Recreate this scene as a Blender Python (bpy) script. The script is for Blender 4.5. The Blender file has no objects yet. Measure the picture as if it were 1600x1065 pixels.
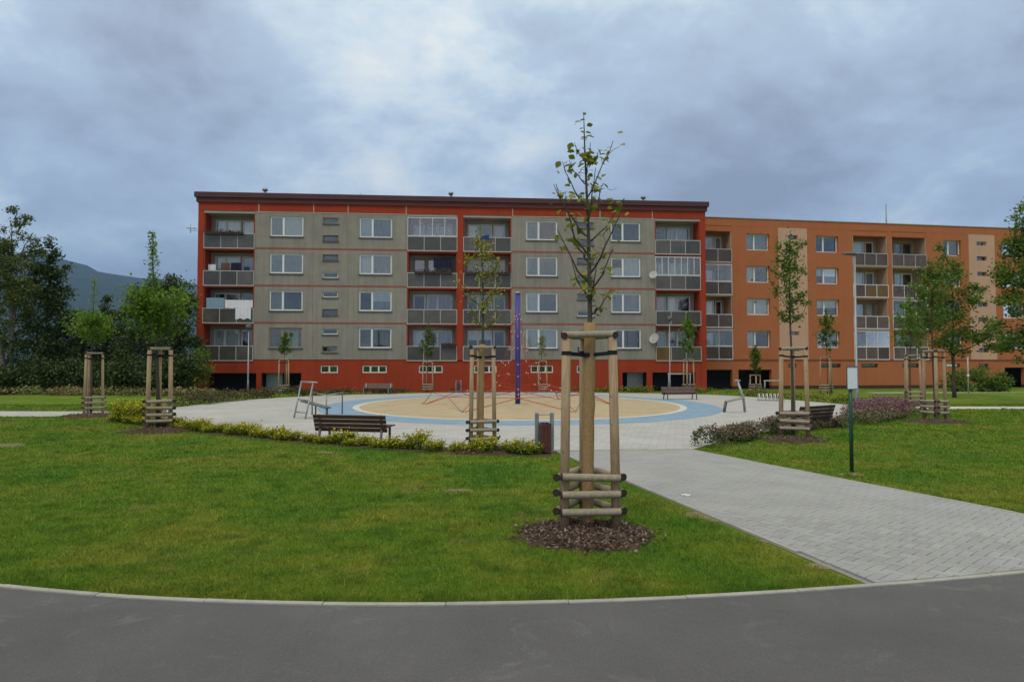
import bpy, bmesh, math, random
import numpy as np
from mathutils import Vector, Matrix

R = math.radians
SC = bpy.context.scene
COL = SC.collection

# ------------------------------------------------------------------ camera
F = 1067.0                    # focal length in pixels of the 1600 px wide photograph
EYE = 1.95
K = 1.16
PITCH = math.atan(37.5 / F)
cam = bpy.data.cameras.new('camera')
cam.sensor_width = 36.0
cam.lens = 36.0 * F / 1600.0
cam.clip_start = 0.1
cam.clip_end = 20000.0
co = bpy.data.objects.new('camera', cam)
co.location = (0, 0, EYE)
co.rotation_euler = (math.pi / 2 + PITCH, 0, 0)
COL.objects.link(co)
SC.camera = co

# ------------------------------------------------------------------ render settings
SC.view_settings.view_transform = 'Standard'
SC.view_settings.look = 'None'
SC.view_settings.gamma = 1.0
SC.view_settings.exposure = -0.14
SC.cycles.use_denoising = True
SC.cycles.max_bounces = 6
SC.cycles.diffuse_bounces = 3
SC.cycles.glossy_bounces = 3
SC.cycles.transparent_max_bounces = 12
SC.cycles.volume_bounces = 0
SC.cycles.sample_clamp_indirect = 4.0

# ------------------------------------------------------------------ world
SUN_EL, SUN_AZ = 52.0, 215.0      # degrees; azimuth clockwise from +Y (the way the camera looks)
W = bpy.data.worlds.new('World')
SC.world = W
W.use_nodes = True
nt = W.node_tree
nt.nodes.clear()


def N(tree, kind, **kw):
    n = tree.nodes.new(kind)
    for k, v in kw.items():
        setattr(n, k, v)
    return n


def math_node(tree, op, a, b=None, c=None, clamp=False):
    n = tree.nodes.new('ShaderNodeMath')
    n.operation = op
    n.use_clamp = clamp
    for i, v in enumerate((a, b, c)):
        if v is None:
            continue
        if isinstance(v, (int, float)):
            n.inputs[i].default_value = v
        else:
            tree.links.new(v, n.inputs[i])
    return n.outputs[0]


def ramp(tree, fac, stops, interp='EASE'):
    n = tree.nodes.new('ShaderNodeValToRGB')
    n.color_ramp.interpolation = interp
    e = n.color_ramp.elements
    while len(e) > 1:
        e.remove(e[-1])
    for i, (p, c) in enumerate(stops):
        el = e[0] if i == 0 else e.new(p)
        el.position = p
        if isinstance(c, (int, float)):
            c = (c, c, c)
        el.color = (*c, 1)
    tree.links.new(fac, n.inputs[0])
    return n.outputs[0]


def mixc(tree, fac, a, b, blend='MIX'):
    n = tree.nodes.new('ShaderNodeMix')
    n.data_type = 'RGBA'
    n.blend_type = blend
    n.clamp_factor = True
    for s, v in ((n.inputs[0], fac), (n.inputs[6], a), (n.inputs[7], b)):
        if isinstance(v, (int, float)):
            s.default_value = v
        elif isinstance(v, tuple):
            s.default_value = (*v, 1) if len(v) == 3 else v
        else:
            tree.links.new(v, s)
    return n.outputs[2]


def noise(tree, vec, scale, detail=4.0, rough=0.5, dist=0.0):
    n = tree.nodes.new('ShaderNodeTexNoise')
    n.inputs['Scale'].default_value = scale
    n.inputs['Detail'].default_value = detail
    n.inputs['Roughness'].default_value = rough
    n.inputs['Distortion'].default_value = dist
    if vec is not None:
        tree.links.new(vec, n.inputs['Vector'])
    return n.outputs['Fac']


def s2l(*c):
    return tuple(((v / 255.0) / 12.92 if v / 255.0 < 0.04045 else ((v / 255.0 + 0.055) / 1.055) ** 2.4) for v in c)


CLOUD_OFF = (8.8, 3.4, 0.0)
tc = N(nt, 'ShaderNodeTexCoord')
sep = N(nt, 'ShaderNodeSeparateXYZ')
nt.links.new(tc.outputs['Generated'], sep.inputs[0])
zz = math_node(nt, 'ADD', math_node(nt, 'MAXIMUM', sep.outputs[2], 0.0), 0.36)
comb = N(nt, 'ShaderNodeCombineXYZ')
nt.links.new(math_node(nt, 'DIVIDE', sep.outputs[0], zz), comb.inputs[0])
nt.links.new(math_node(nt, 'DIVIDE', sep.outputs[1], zz), comb.inputs[1])
mp = N(nt, 'ShaderNodeMapping')
mp.inputs['Location'].default_value = CLOUD_OFF
nt.links.new(comb.outputs[0], mp.inputs[0])
cv = mp.outputs[0]
n_big = noise(nt, cv, 0.95, 1.0, 0.4, 0.3)
n_mid = noise(nt, cv, 2.3, 8.0, 0.56, 0.35)
n_fine = noise(nt, cv, 6.5, 8.0, 0.60, 0.2)
dens = math_node(nt, 'ADD', math_node(nt, 'MULTIPLY', n_big, 0.47),
                 math_node(nt, 'ADD', math_node(nt, 'MULTIPLY', n_mid, 0.38), math_node(nt, 'MULTIPLY', n_fine, 0.15)))
cloud = ramp(nt, dens, [(0.385, s2l(136, 150, 176)), (0.44, s2l(154, 172, 200)), (0.49, s2l(166, 188, 216)),
                        (0.53, s2l(187, 207, 228)), (0.575, s2l(211, 222, 233)), (0.63, s2l(234, 237, 240))], 'LINEAR')
# overcast skies brighten towards the zenith
zc_ = math_node(nt, 'MAXIMUM', sep.outputs[2], 0.0)
lift = math_node(nt, 'ADD', math_node(nt, 'MULTIPLY', zc_, 0.80), 0.92)
z2_ = math_node(nt, 'MULTIPLY', zc_, zc_)
lc = N(nt, 'ShaderNodeCombineXYZ')
for i_, k_ in enumerate((0.75, 0.30, -0.45)):          # the thick cloud overhead is whiter than the blue-grey low sky
    nt.links.new(math_node(nt, 'ADD', lift, math_node(nt, 'MULTIPLY', z2_, k_)), lc.inputs[i_])
cloud = mixc(nt, 1.0, cloud, lc.outputs[0], 'MULTIPLY')
sky = N(nt, 'ShaderNodeTexSky')
sky.sky_type = 'NISHITA'
sky.sun_disc = False
sky.sun_elevation = R(SUN_EL)
sky.sun_rotation = R(SUN_AZ)
sky.altitude = 400
skyc = mixc(nt, 1.0, sky.outputs[0], (0.10, 0.10, 0.10), 'MULTIPLY')
cover = ramp(nt, n_mid, [(0.60, 0.94), (0.74, 0.80)])
wcol = mixc(nt, cover, skyc, cloud)
bg = N(nt, 'ShaderNodeBackground')
bg.inputs[1].default_value = 1.15
nt.links.new(wcol, bg.inputs[0])
wo = N(nt, 'ShaderNodeOutputWorld')
nt.links.new(bg.outputs[0], wo.inputs[0])

# ------------------------------------------------------------------ sun behind thin cloud
sl = bpy.data.lights.new('sun', 'SUN')
sl.energy = 1.2
sl.angle = R(14)
sl.color = (1.0, 0.91, 0.79)
so = bpy.data.objects.new('sun', sl)
sd = Vector((math.sin(R(SUN_AZ)) * math.cos(R(SUN_EL)), math.cos(R(SUN_AZ)) * math.cos(R(SUN_EL)), math.sin(R(SUN_EL))))
so.rotation_euler = sd.to_track_quat('Z', 'Y').to_euler()
so.location = (0, -10, 30)
COL.objects.link(so)

# ================================================================== helpers
CP, SP = math.cos(PITCH), math.sin(PITCH)


def ray(px, py):
    cx, cy = (px - 800.0) / F, (532.5 - py) / F
    return Vector((cx, CP - cy * SP, SP + cy * CP))


def G(px, py, z=0.0):
    """pixel -> point of the level ground z"""
    d = ray(px, py)
    t = (z - EYE) / d.z
    return Vector((d.x * t, d.y * t, z))


def gz(y):
    """the ground falls gently towards the houses"""
    t = min(max((y - 48.8) / 3.0, 0.0), 1.0)
    return -0.13 * t * t * (3 - 2 * t)


def PXM(px, d, py=560):
    """X at depth d seen at pixel column px"""
    r = ray(px, py)
    return r.x / r.y * d


def tag(o, label=None, cat=None, group=None, kind=None):
    if label:
        o['label'] = label
    if cat:
        o['category'] = cat
    if group:
        o['group'] = group
    if kind:
        o['kind'] = kind
    return o


def empty(name, loc=(0, 0, 0), rz=0.0):
    o = bpy.data.objects.new(name, None)
    o.empty_display_size = 0.2
    o.location = loc
    o.rotation_euler = (0, 0, rz)
    COL.objects.link(o)
    return o


def link(name, me, mat=None, parent=None):
    o = bpy.data.objects.new(name, me)
    COL.objects.link(o)
    if mat is not None and not me.materials:
        me.materials.append(mat)
    if parent is not None:
        o.parent = parent
    return o


def copy_tree(o, parent=None):
    c = o.copy()
    COL.objects.link(c)
    c.parent = parent
    for ch in o.children:
        copy_tree(ch, c)
    return c


class MB:
    def __init__(self):
        self.v, self.f, self.sm = [], [], []

    def poly(self, pts, smooth=False):
        b = len(self.v)
        self.v.extend([tuple(p) for p in pts])
        self.f.append(tuple(range(b, b + len(pts))))
        self.sm.append(smooth)

    def box(self, x0, x1, y0, y1, z0, z1):
        b = len(self.v)
        self.v += [(x0, y0, z0), (x1, y0, z0), (x1, y1, z0), (x0, y1, z0), (x0, y0, z1), (x1, y0, z1), (x1, y1, z1), (x0, y1, z1)]
        for q in ((0, 3, 2, 1), (4, 5, 6, 7), (0, 1, 5, 4), (1, 2, 6, 5), (2, 3, 7, 6), (3, 0, 4, 7)):
            self.f.append(tuple(b + i for i in q))
            self.sm.append(False)
        return self

    def obox(self, p0, p1, w, h, up=(0, 0, 1), bev=0.0):
        """bar from p0 to p1, width w sideways, height h along up"""
        p0, p1, up = Vector(p0), Vector(p1), Vector(up)
        t = (p1 - p0).normalized()
        s = t.cross(up)
        if s.length < 1e-4:
            s = t.cross(Vector((0, 1, 0)))
        s.normalize()
        u = s.cross(t)
        if bev > 0:
            prof = [(-w/2+bev, -h/2), (w/2-bev, -h/2), (w/2, -h/2+bev), (w/2, h/2-bev), (w/2-bev, h/2), (-w/2+bev, h/2), (-w/2, h/2-bev), (-w/2, -h/2+bev)]
        else:
            prof = [(-w/2, -h/2), (w/2, -h/2), (w/2, h/2), (-w/2, h/2)]
        b = len(self.v)
        n = len(prof)
        for p in (p0, p1):
            for a, c in prof:
                self.v.append(tuple(p + s * a + u * c))
        for i in range(n):
            j = (i + 1) % n
            self.f.append((b + i, b + j, b + n + j, b + n + i)); self.sm.append(False)
        self.f.append(tuple(b + i for i in reversed(range(n)))); self.sm.append(False)
        self.f.append(tuple(b + n + i for i in range(n))); self.sm.append(False)
        return self

    def tube(self, pts, rad, n=8, cap=True):
        pts = [Vector(p) for p in pts]
        if isinstance(rad, (int, float)):
            rad = [rad] * len(pts)
        b = len(self.v)
        ref = None
        for i, p in enumerate(pts):
            t = (pts[min(i + 1, len(pts) - 1)] - pts[max(i - 1, 0)])
            if t.length < 1e-9:
                t = Vector((0, 0, 1))
            t.normalize()
            if ref is None:
                ref = Vector((1, 0, 0)) if abs(t.x) < 0.8 else Vector((0, 1, 0))
            s = t.cross(ref); s.normalize()
            u = s.cross(t)
            ref = -u.cross(s) if False else ref
            for k in range(n):
                a = 2 * math.pi * k / n
                self.v.append(tuple(p + (s * math.cos(a) + u * math.sin(a)) * rad[i]))
        for i in range(len(pts) - 1):
            for k in range(n):
                k2 = (k + 1) % n
                self.f.append((b + i*n + k, b + i*n + k2, b + (i+1)*n + k2, b + (i+1)*n + k)); self.sm.append(True)
        if cap:
            self.f.append(tuple(b + k for k in reversed(range(n)))); self.sm.append(False)
            e = b + (len(pts) - 1) * n
            self.f.append(tuple(e + k for k in range(n))); self.sm.append(False)
        return self

    def mesh(self, name):
        me = bpy.data.meshes.new(name)
        me.from_pydata(self.v, [], self.f)
        me.polygons.foreach_set('use_smooth', self.sm)
        bm = bmesh.new(); bm.from_mesh(me)
        bmesh.ops.recalc_face_normals(bm, faces=bm.faces)
        bm.to_mesh(me); bm.free()
        me.update()
        return me

    def build(self, name, mat, parent=None):
        return link(name, self.mesh(name), mat, parent)


def big_mesh(name, V, Fc, rnd=None, mat=None, parent=None, smooth=False):
    V = np.asarray(V, dtype=np.float32); Fc = np.asarray(Fc, dtype=np.int32)
    m, k = Fc.shape
    me = bpy.data.meshes.new(name)
    me.vertices.add(len(V)); me.vertices.foreach_set('co', V.ravel())
    me.loops.add(m * k); me.loops.foreach_set('vertex_index', Fc.ravel())
    me.polygons.add(m)
    me.polygons.foreach_set('loop_start', np.arange(m, dtype=np.int32) * k)
    me.polygons.foreach_set('loop_total', np.full(m, k, dtype=np.int32))
    if rnd is not None:
        a = me.attributes.new('rnd', 'FLOAT', 'FACE')
        a.data.foreach_set('value', np.asarray(rnd, dtype=np.float32))
    me.update(calc_edges=True)
    if smooth:
        me.polygons.foreach_set('use_smooth', np.ones(m, dtype=bool))
    return link(name, me, mat, parent)


def unit(a):
    return a / np.maximum(np.linalg.norm(a, axis=1, keepdims=True), 1e-9)


def leaf_arrays(P, size, rng, up=0.5, elong=1.0, droop=0.0):
    n = len(P)
    nor = rng.normal(size=(n, 3)); nor[:, 2] = np.abs(nor[:, 2]) + up
    nor = unit(nor)
    t = rng.normal(size=(n, 3)); t[:, 2] -= droop
    t = unit(t - nor * np.sum(t * nor, axis=1, keepdims=True))
    s = np.cross(nor, t)
    L = (np.asarray(size) * rng.uniform(0.6, 1.25, n))[:, None]
    fold = nor * L * 0.12
    a = P
    b = P + t * L * 0.45 + s * L * 0.36 / elong + fold
    c = P + t * L
    d = P + t * L * 0.45 - s * L * 0.36 / elong + fold
    V = np.stack([a, b, c, d], axis=1).reshape(-1, 3)
    Fc = np.arange(n * 4).reshape(n, 4)
    return V, Fc, rng.uniform(0, 1, n)


# ================================================================== materials
def new_mat(name):
    m = bpy.data.materials.new(name)
    m.use_nodes = True
    t = m.node_tree
    t.nodes.clear()
    out = N(t, 'ShaderNodeOutputMaterial')
    return m, t, out


def principled(t, out, color, rough, spec=0.4, metal=0.0, bump=None, bstr=0.3, bdist=0.01):
    p = N(t, 'ShaderNodeBsdfPrincipled')
    if isinstance(color, tuple):
        p.inputs['Base Color'].default_value = (*color, 1)
    else:
        t.links.new(color, p.inputs['Base Color'])
    if isinstance(rough, (int, float)):
        p.inputs['Roughness'].default_value = rough
    else:
        t.links.new(rough, p.inputs['Roughness'])
    p.inputs['Specular IOR Level'].default_value = spec
    p.inputs['Metallic'].default_value = metal
    if bump is not None:
        b = N(t, 'ShaderNodeBump')
        b.inputs['Strength'].default_value = bstr
        b.inputs['Distance'].default_value = bdist
        t.links.new(bump, b.inputs['Height'])
        t.links.new(b.outputs[0], p.inputs['Normal'])
    t.links.new(p.outputs[0], out.inputs['Surface'])
    return p


def pos(t):
    return N(t, 'ShaderNodeNewGeometry').outputs['Position']


def mul(c, k):
    return tuple(min(v * k, 1.0) for v in c)


def simple(name, col, rough=0.7, var=0.15, scale=3.0, spec=0.35, metal=0.0, bump=0.0, bscale=60.0, objvar=0.0, streak=0.0):
    m, t, out = new_mat(name)
    P = pos(t)
    n = noise(t, P, scale, 6.0, 0.6)
    c = mixc(t, ramp(t, n, [(0.3, 0.0), (0.7, 1.0)], 'LINEAR'), mul(col, 1 - var), mul(col, 1 + var))
    if streak > 0:
        mp_ = N(t, 'ShaderNodeMapping'); mp_.inputs['Scale'].default_value = (1.6, 1.6, 0.10)
        t.links.new(P, mp_.inputs[0])
        st = ramp(t, noise(t, mp_.outputs[0], 2.2, 5.0, 0.65), [(0.42, 1.0), (0.70, 1 - streak)], 'LINEAR')
        c = mixc(t, 1.0, c, st, 'MULTIPLY')
    if objvar > 0:
        oi = N(t, 'ShaderNodeObjectInfo')
        k = math_node(t, 'ADD', math_node(t, 'MULTIPLY', oi.outputs['Random'], 2 * objvar), 1 - objvar)
        cc = N(t, 'ShaderNodeCombineXYZ')
        for i in range(3):
            t.links.new(k, cc.inputs[i])
        c = mixc(t, 1.0, c, cc.outputs[0], 'MULTIPLY')
    b = noise(t, P, bscale, 5.0, 0.6) if bump > 0 else None
    principled(t, out, c, rough, spec, metal, b, bump, 0.01)
    return m


def leafy(name, dark, light, transl=0.3, obj=False, patch=0.0, rough=0.55):
    m, t, out = new_mat(name)
    if obj:
        f = N(t, 'ShaderNodeObjectInfo').outputs['Random']
    else:
        a = N(t, 'ShaderNodeAttribute'); a.attribute_name = 'rnd'
        f = a.outputs['Fac']
    if patch > 0:
        pn = ramp(t, noise(t, pos(t), 0.9, 3.0, 0.6), [(0.35, 0.0), (0.65, 1.0)], 'LINEAR')
        f = math_node(t, 'ADD', math_node(t, 'MULTIPLY', f, 1 - patch), math_node(t, 'MULTIPLY', pn, patch))
    c = mixc(t, f, dark, light)
    d = N(t, 'ShaderNodeBsdfPrincipled')
    t.links.new(c, d.inputs['Base Color'])
    d.inputs['Roughness'].default_value = rough
    d.inputs['Specular IOR Level'].default_value = 0.3
    tr = N(t, 'ShaderNodeBsdfTranslucent')
    t.links.new(mixc(t, 1.0, c, (1.25, 1.25, 0.7), 'MULTIPLY'), tr.inputs[0])
    mx = N(t, 'ShaderNodeMixShader'); mx.inputs[0].default_value = transl
    t.links.new(d.outputs[0], mx.inputs[1]); t.links.new(tr.outputs[0], mx.inputs[2])
    t.links.new(mx.outputs[0], out.inputs[0])
    return m


def multi_ramp_leafy(name, stops, transl=0.2):
    m, t, out = new_mat(name)
    a = N(t, 'ShaderNodeAttribute'); a.attribute_name = 'rnd'
    c = ramp(t, a.outputs['Fac'], stops, 'LINEAR')
    d = N(t, 'ShaderNodeBsdfPrincipled')
    t.links.new(c, d.inputs['Base Color']); d.inputs['Roughness'].default_value = 0.6
    d.inputs['Specular IOR Level'].default_value = 0.25
    tr = N(t, 'ShaderNodeBsdfTranslucent'); t.links.new(c, tr.inputs[0])
    mx = N(t, 'ShaderNodeMixShader'); mx.inputs[0].default_value = transl
    t.links.new(d.outputs[0], mx.inputs[1]); t.links.new(tr.outputs[0], mx.inputs[2])
    t.links.new(mx.outputs[0], out.inputs[0])
    return m


def grass_colour(t):
    P = pos(t)
    n1 = noise(t, P, 0.45, 4.0, 0.6, 0.4)
    n2 = noise(t, P, 2.4, 5.0, 0.65)
    n3 = noise(t, P, 0.9, 5.0, 0.7, 0.8)
    c = ramp(t, n1, [(0.34, (0.085, 0.195, 0.016)), (0.48, (0.140, 0.235, 0.018)), (0.62, (0.225, 0.255, 0.030))], 'LINEAR')
    c = mixc(t, ramp(t, n2, [(0.45, 0.0), (0.66, 0.75)], 'LINEAR'), c, (0.062, 0.145, 0.012))
    c = mixc(t, ramp(t, n3, [(0.58, 0.0), (0.72, 0.8)], 'LINEAR'), c, (0.27, 0.225, 0.085))
    return c


def mat_grass_ground():
    m, t, out = new_mat('grass_ground')
    P = pos(t)
    c = grass_colour(t)
    fine = noise(t, P, 30.0, 5.0, 0.7)
    c = mixc(t, ramp(t, fine, [(0.3, 0.5), (0.65, 0.0)], 'LINEAR'), c, (0.045, 0.075, 0.010))
    principled(t, out, c, 0.9, 0.1, 0, noise(t, P, 14.0, 6.0, 0.7), 0.9, 0.06)
    return m


def mat_grass_blade():
    m, t, out = new_mat('grass_blade')
    c = grass_colour(t)
    a = N(t, 'ShaderNodeAttribute'); a.attribute_name = 'rnd'
    c = mixc(t, 1.0, c, ramp(t, a.outputs['Fac'], [(0.0, (0.62, 0.66, 0.55)), (0.75, (1.25, 1.2, 1.1)), (0.9, (1.3, 1.25, 1.2)), (1.0, (2.3, 1.8, 2.6))], 'LINEAR'), 'MULTIPLY')
    d = N(t, 'ShaderNodeBsdfPrincipled'); t.links.new(c, d.inputs['Base Color'])
    d.inputs['Roughness'].default_value = 0.6; d.inputs['Specular IOR Level'].default_value = 0.25
    tr = N(t, 'ShaderNodeBsdfTranslucent'); t.links.new(c, tr.inputs[0])
    mx = N(t, 'ShaderNodeMixShader'); mx.inputs[0].default_value = 0.35
    t.links.new(d.outputs[0], mx.inputs[1]); t.links.new(tr.outputs[0], mx.inputs[2])
    t.links.new(mx.outputs[0], out.inputs[0])
    return m


def mat_asphalt():
    m, t, out = new_mat('asphalt')
    P = pos(t)
    c = mixc(t, noise(t, P, 1.1, 6.0, 0.65, 0.4), (0.080, 0.078, 0.081), (0.148, 0.144, 0.149))
    c = mixc(t, ramp(t, noise(t, P, 120.0, 3.0, 0.6), [(0.35, 0.5), (0.5, 0.0)], 'LINEAR'), c, (0.055, 0.053, 0.052))
    c = mixc(t, ramp(t, noise(t, P, 85.0, 2.0, 0.5), [(0.62, 0.0), (0.75, 0.6)], 'LINEAR'), c, (0.24, 0.24, 0.25))
    c = mixc(t, ramp(t, noise(t, P, 1.6, 7.0, 0.72, 1.2), [(0.56, 0.0), (0.76, 0.55)], 'LINEAR'), c, (0.25, 0.248, 0.25))
    c = mixc(t, ramp(t, noise(t, P, 0.35, 4.0, 0.6, 0.6), [(0.35, 0.35), (0.6, 0.0)], 'LINEAR'), c, (0.062, 0.061, 0.065))
    principled(t, out, c, 0.85, 0.3, 0, noise(t, P, 150.0, 4.0, 0.7), 0.7, 0.008)
    return m


def mat_plaza():
    m, t, out = new_mat('plaza_paving')
    P = pos(t)
    mp_ = N(t, 'ShaderNodeMapping'); mp_.inputs['Rotation'].default_value = (0, 0, R(14))
    t.links.new(P, mp_.inputs[0])
    br = N(t, 'ShaderNodeTexBrick')
    br.inputs['Scale'].default_value = 1.0
    br.inputs['Brick Width'].default_value = 0.40
    br.inputs['Row Height'].default_value = 0.20
    br.inputs['Mortar Size'].default_value = 0.006
    br.inputs['Color1'].default_value = (0.40, 0.40, 0.40, 1)
    br.inputs['Color2'].default_value = (0.475, 0.475, 0.47, 1)
    br.inputs['Mortar'].default_value = (0.22, 0.215, 0.20, 1)
    t.links.new(mp_.outputs[0], br.inputs['Vector'])
    c = mixc(t, ramp(t, noise(t, P, 0.5, 6.0, 0.65), [(0.3, 0.0), (0.7, 1.0)], 'LINEAR'), mul((1, 1, 1), 0.86), (1.0, 1.0, 1.0))
    c = mixc(t, 1.0, br.outputs['Color'], c, 'MULTIPLY')
    principled(t, out, c, 0.85, 0.3, 0, br.outputs['Fac'], -0.3, 0.004)
    return m


def mat_glass(name='window_glass', tint=(0.88, 0.90, 0.90)):
    m, t, out = new_mat(name)
    fr = N(t, 'ShaderNodeFresnel'); fr.inputs[0].default_value = 1.55
    fac = math_node(t, 'ADD', math_node(t, 'MULTIPLY', fr.outputs[0], 2.4), 0.05, clamp=True)
    g = N(t, 'ShaderNodeBsdfGlossy'); g.inputs['Roughness'].default_value = 0.0
    g.inputs['Color'].default_value = (0.95, 0.97, 1.0, 1)
    tr = N(t, 'ShaderNodeBsdfTransparent'); tr.inputs[0].default_value = (*tint, 1)
    mx = N(t, 'ShaderNodeMixShader')
    t.links.new(fac, mx.inputs[0]); t.links.new(tr.outputs[0], mx.inputs[1]); t.links.new(g.outputs[0], mx.inputs[2])
    t.links.new(mx.outputs[0], out.inputs[0])
    return m


def mat_wood_pole(name, col, dark):
    m, t, out = new_mat(name)
    oc = N(t, 'ShaderNodeTexCoord').outputs['Object']
    mp_ = N(t, 'ShaderNodeMapping'); mp_.inputs['Scale'].default_value = (14, 14, 1.2)
    t.links.new(oc, mp_.inputs[0])
    n = noise(t, mp_.outputs[0], 3.0, 6.0, 0.65, 0.4)
    kn = noise(t, pos(t), 9.0, 3.0, 0.6)
    c = mixc(t, ramp(t, n, [(0.3, 0.0), (0.72, 1.0)], 'LINEAR'), dark, col)
    c = mixc(t, ramp(t, kn, [(0.62, 0.0), (0.74, 0.7)], 'LINEAR'), c, mul(dark, 0.55))
    principled(t, out, c, 0.75, 0.25, 0, n, 0.35, 0.01)
    return m


M = {}
M['grass_ground'] = mat_grass_ground()
M['grass_blade'] = mat_grass_blade()
M['asphalt'] = mat_asphalt()
M['plaza'] = mat_plaza()
M['glass'] = mat_glass()
M['kerb'] = simple('concrete_kerb', (0.33, 0.32, 0.29), 0.85, 0.14, 5.0, bump=0.3, bscale=90, objvar=0.06)
M['paver'] = simple('concrete_paver', (0.295, 0.298, 0.300), 0.85, 0.10, 1.2, bump=0.35, bscale=160, objvar=0.09)
M['joint_sand'] = simple('joint_sand', (0.23, 0.22, 0.20), 0.95, 0.2, 20)
M['rubber_blue'] = simple('blue_rubber_surface', (0.195, 0.305, 0.43), 0.85, 0.14, 1.6, bump=0.2, bscale=120)
M['rim'] = simple('pale_kerb_rim', (0.55, 0.52, 0.46), 0.85, 0.08, 2.0)
M['sand'] = simple('play_sand', (0.40, 0.325, 0.21), 0.95, 0.12, 1.1, bump=0.8, bscale=9)
M['concrete'] = simple('pebbledash_concrete', (0.300, 0.272, 0.230), 0.92, 0.10, 1.0, 0.2, bump=0.5, bscale=45, objvar=0.04, streak=0.18)
M['red'] = simple('brick_red_render', (0.36, 0.047, 0.017), 0.85, 0.10, 0.6, 0.25, bump=0.15, bscale=60, streak=0.14)
M['orange'] = simple('orange_render', (0.46, 0.150, 0.060), 0.88, 0.06, 0.5, 0.25, bump=0.15, bscale=60, streak=0.06)
M['cream'] = simple('cream_render', (0.60, 0.36, 0.25), 0.88, 0.05, 0.6, 0.25, bump=0.15, bscale=60, streak=0.06)
M['maroon'] = simple('maroon_sheet_metal', (0.070, 0.018, 0.018), 0.5, 0.15, 1.0, 0.5)
M['maroon2'] = simple('maroon_fascia', (0.14, 0.032, 0.028), 0.6, 0.12, 1.0, 0.4)
M['strip'] = simple('pale_joint_sealant', (0.45, 0.36, 0.29), 0.8, 0.1, 2.0)
M['strip_red'] = simple('red_joint_strip', (0.33, 0.085, 0.06), 0.8, 0.15, 2.0)
M['upvc'] = simple('white_window_plastic', (0.78, 0.78, 0.76), 0.4, 0.04, 2.0, 0.5)
M['oldwood'] = simple('old_brown_window_frame', (0.33, 0.25, 0.18), 0.6, 0.15, 3.0, 0.4)
M['sill'] = simple('dark_metal_sill', (0.10, 0.095, 0.09), 0.5, 0.2, 4.0)
M['curtain'] = simple('net_curtain', (0.78, 0.80, 0.79), 0.9, 0.05, 2.0)
M['blind'] = simple('beige_blind', (0.36, 0.32, 0.27), 0.9, 0.1, 2.0)
M['curtain_gold'] = simple('mustard_curtain', (0.22, 0.13, 0.035), 0.9, 0.15, 2.0)
M['curtain_green'] = simple('green_curtain', (0.10, 0.17, 0.06), 0.9, 0.15, 2.0)
M['curtain_grey'] = simple('grey_curtain', (0.36, 0.39, 0.41), 0.9, 0.1, 2.0)
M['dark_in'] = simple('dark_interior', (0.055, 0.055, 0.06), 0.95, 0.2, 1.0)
M['log_wall'] = simple('pale_loggia_wall', (0.36, 0.35, 0.34), 0.9, 0.08, 1.0)
M['log_tan'] = simple('tan_loggia_wall', (0.44, 0.30, 0.20), 0.9, 0.08, 1.0)
M['rail'] = simple('galvanised_beige_rail', (0.46, 0.43, 0.39), 0.5, 0.1, 3.0, 0.5)
M['rail_white'] = simple('white_aluminium', (0.72, 0.71, 0.70), 0.4, 0.05, 3.0, 0.5)
M['panel'] = simple('smoked_balustrade_panel', (0.078, 0.068, 0.060), 0.22, 0.25, 1.3, 0.6, objvar=0.35)
M['panel_brown'] = simple('brown_balustrade_panel', (0.105, 0.066, 0.055), 0.3, 0.25, 1.3, 0.5, objvar=0.3)
M['panel_gold'] = simple('ochre_balustrade_panel', (0.16, 0.085, 0.02), 0.4, 0.2, 1.3, 0.5)
M['metal'] = simple('galvanised_steel', (0.30, 0.31, 0.32), 0.45, 0.15, 6.0, 0.5, 0.6)
M['metal_dark'] = simple('dark_painted_steel', (0.10, 0.10, 0.105), 0.5, 0.15, 6.0, 0.5)
M['green_post'] = simple('dark_green_paint', (0.012, 0.058, 0.036), 0.4, 0.12, 6.0, 0.5)
M['blue_paint'] = simple('deep_blue_paint', (0.035, 0.035, 0.25), 0.35, 0.08, 3.0, 0.5)
M['rope'] = simple('red_rope', (0.42, 0.07, 0.055), 0.9, 0.15, 12.0, 0.2)
M['rope_knot'] = simple('pale_rope_joint', (0.62, 0.50, 0.46), 0.6, 0.1, 6.0)
M['bench_wood'] = simple('dark_stained_slat', (0.068, 0.026, 0.019), 0.5, 0.3, 9.0, 0.5, objvar=0.12)
M['bin_wood'] = simple('red_brown_bin_panel', (0.10, 0.028, 0.020), 0.5, 0.25, 9.0, 0.4)
M['strap'] = simple('black_rubber_strap', (0.010, 0.010, 0.011), 0.7, 0.2, 8.0)
M['pole'] = mat_wood_pole('round_pine_pole', (0.46, 0.335, 0.205), (0.27, 0.185, 0.11))
M['rail_log'] = mat_wood_pole('grey_half_log', (0.42, 0.35, 0.265), (0.25, 0.205, 0.15))
M['log_end'] = simple('dark_log_end', (0.045, 0.034, 0.028), 0.9, 0.3, 30.0)
M['jute'] = simple('jute_trunk_wrap', (0.36, 0.235, 0.11), 0.95, 0.2, 40.0, 0.1, bump=0.6, bscale=70)
M['bark'] = simple('young_bark', (0.085, 0.075, 0.055), 0.9, 0.3, 30.0, 0.2, bump=0.4, bscale=60)
M['bark_pale'] = simple('pale_bark', (0.20, 0.175, 0.135), 0.9, 0.3, 6.0, 0.2, bump=0.4, bscale=30)
M['mulch_base'] = simple('bark_mulch_soil', (0.075, 0.048, 0.036), 0.95, 0.35, 25.0, 0.1, bump=0.8, bscale=40)
M['mulch_chip'] = multi_ramp_leafy('bark_chip', [(0.0, (0.06, 0.036, 0.028)), (0.5, (0.13, 0.082, 0.062)), (0.85, (0.22, 0.155, 0.12)), (1.0, (0.42, 0.33, 0.27))], 0.0)
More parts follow.
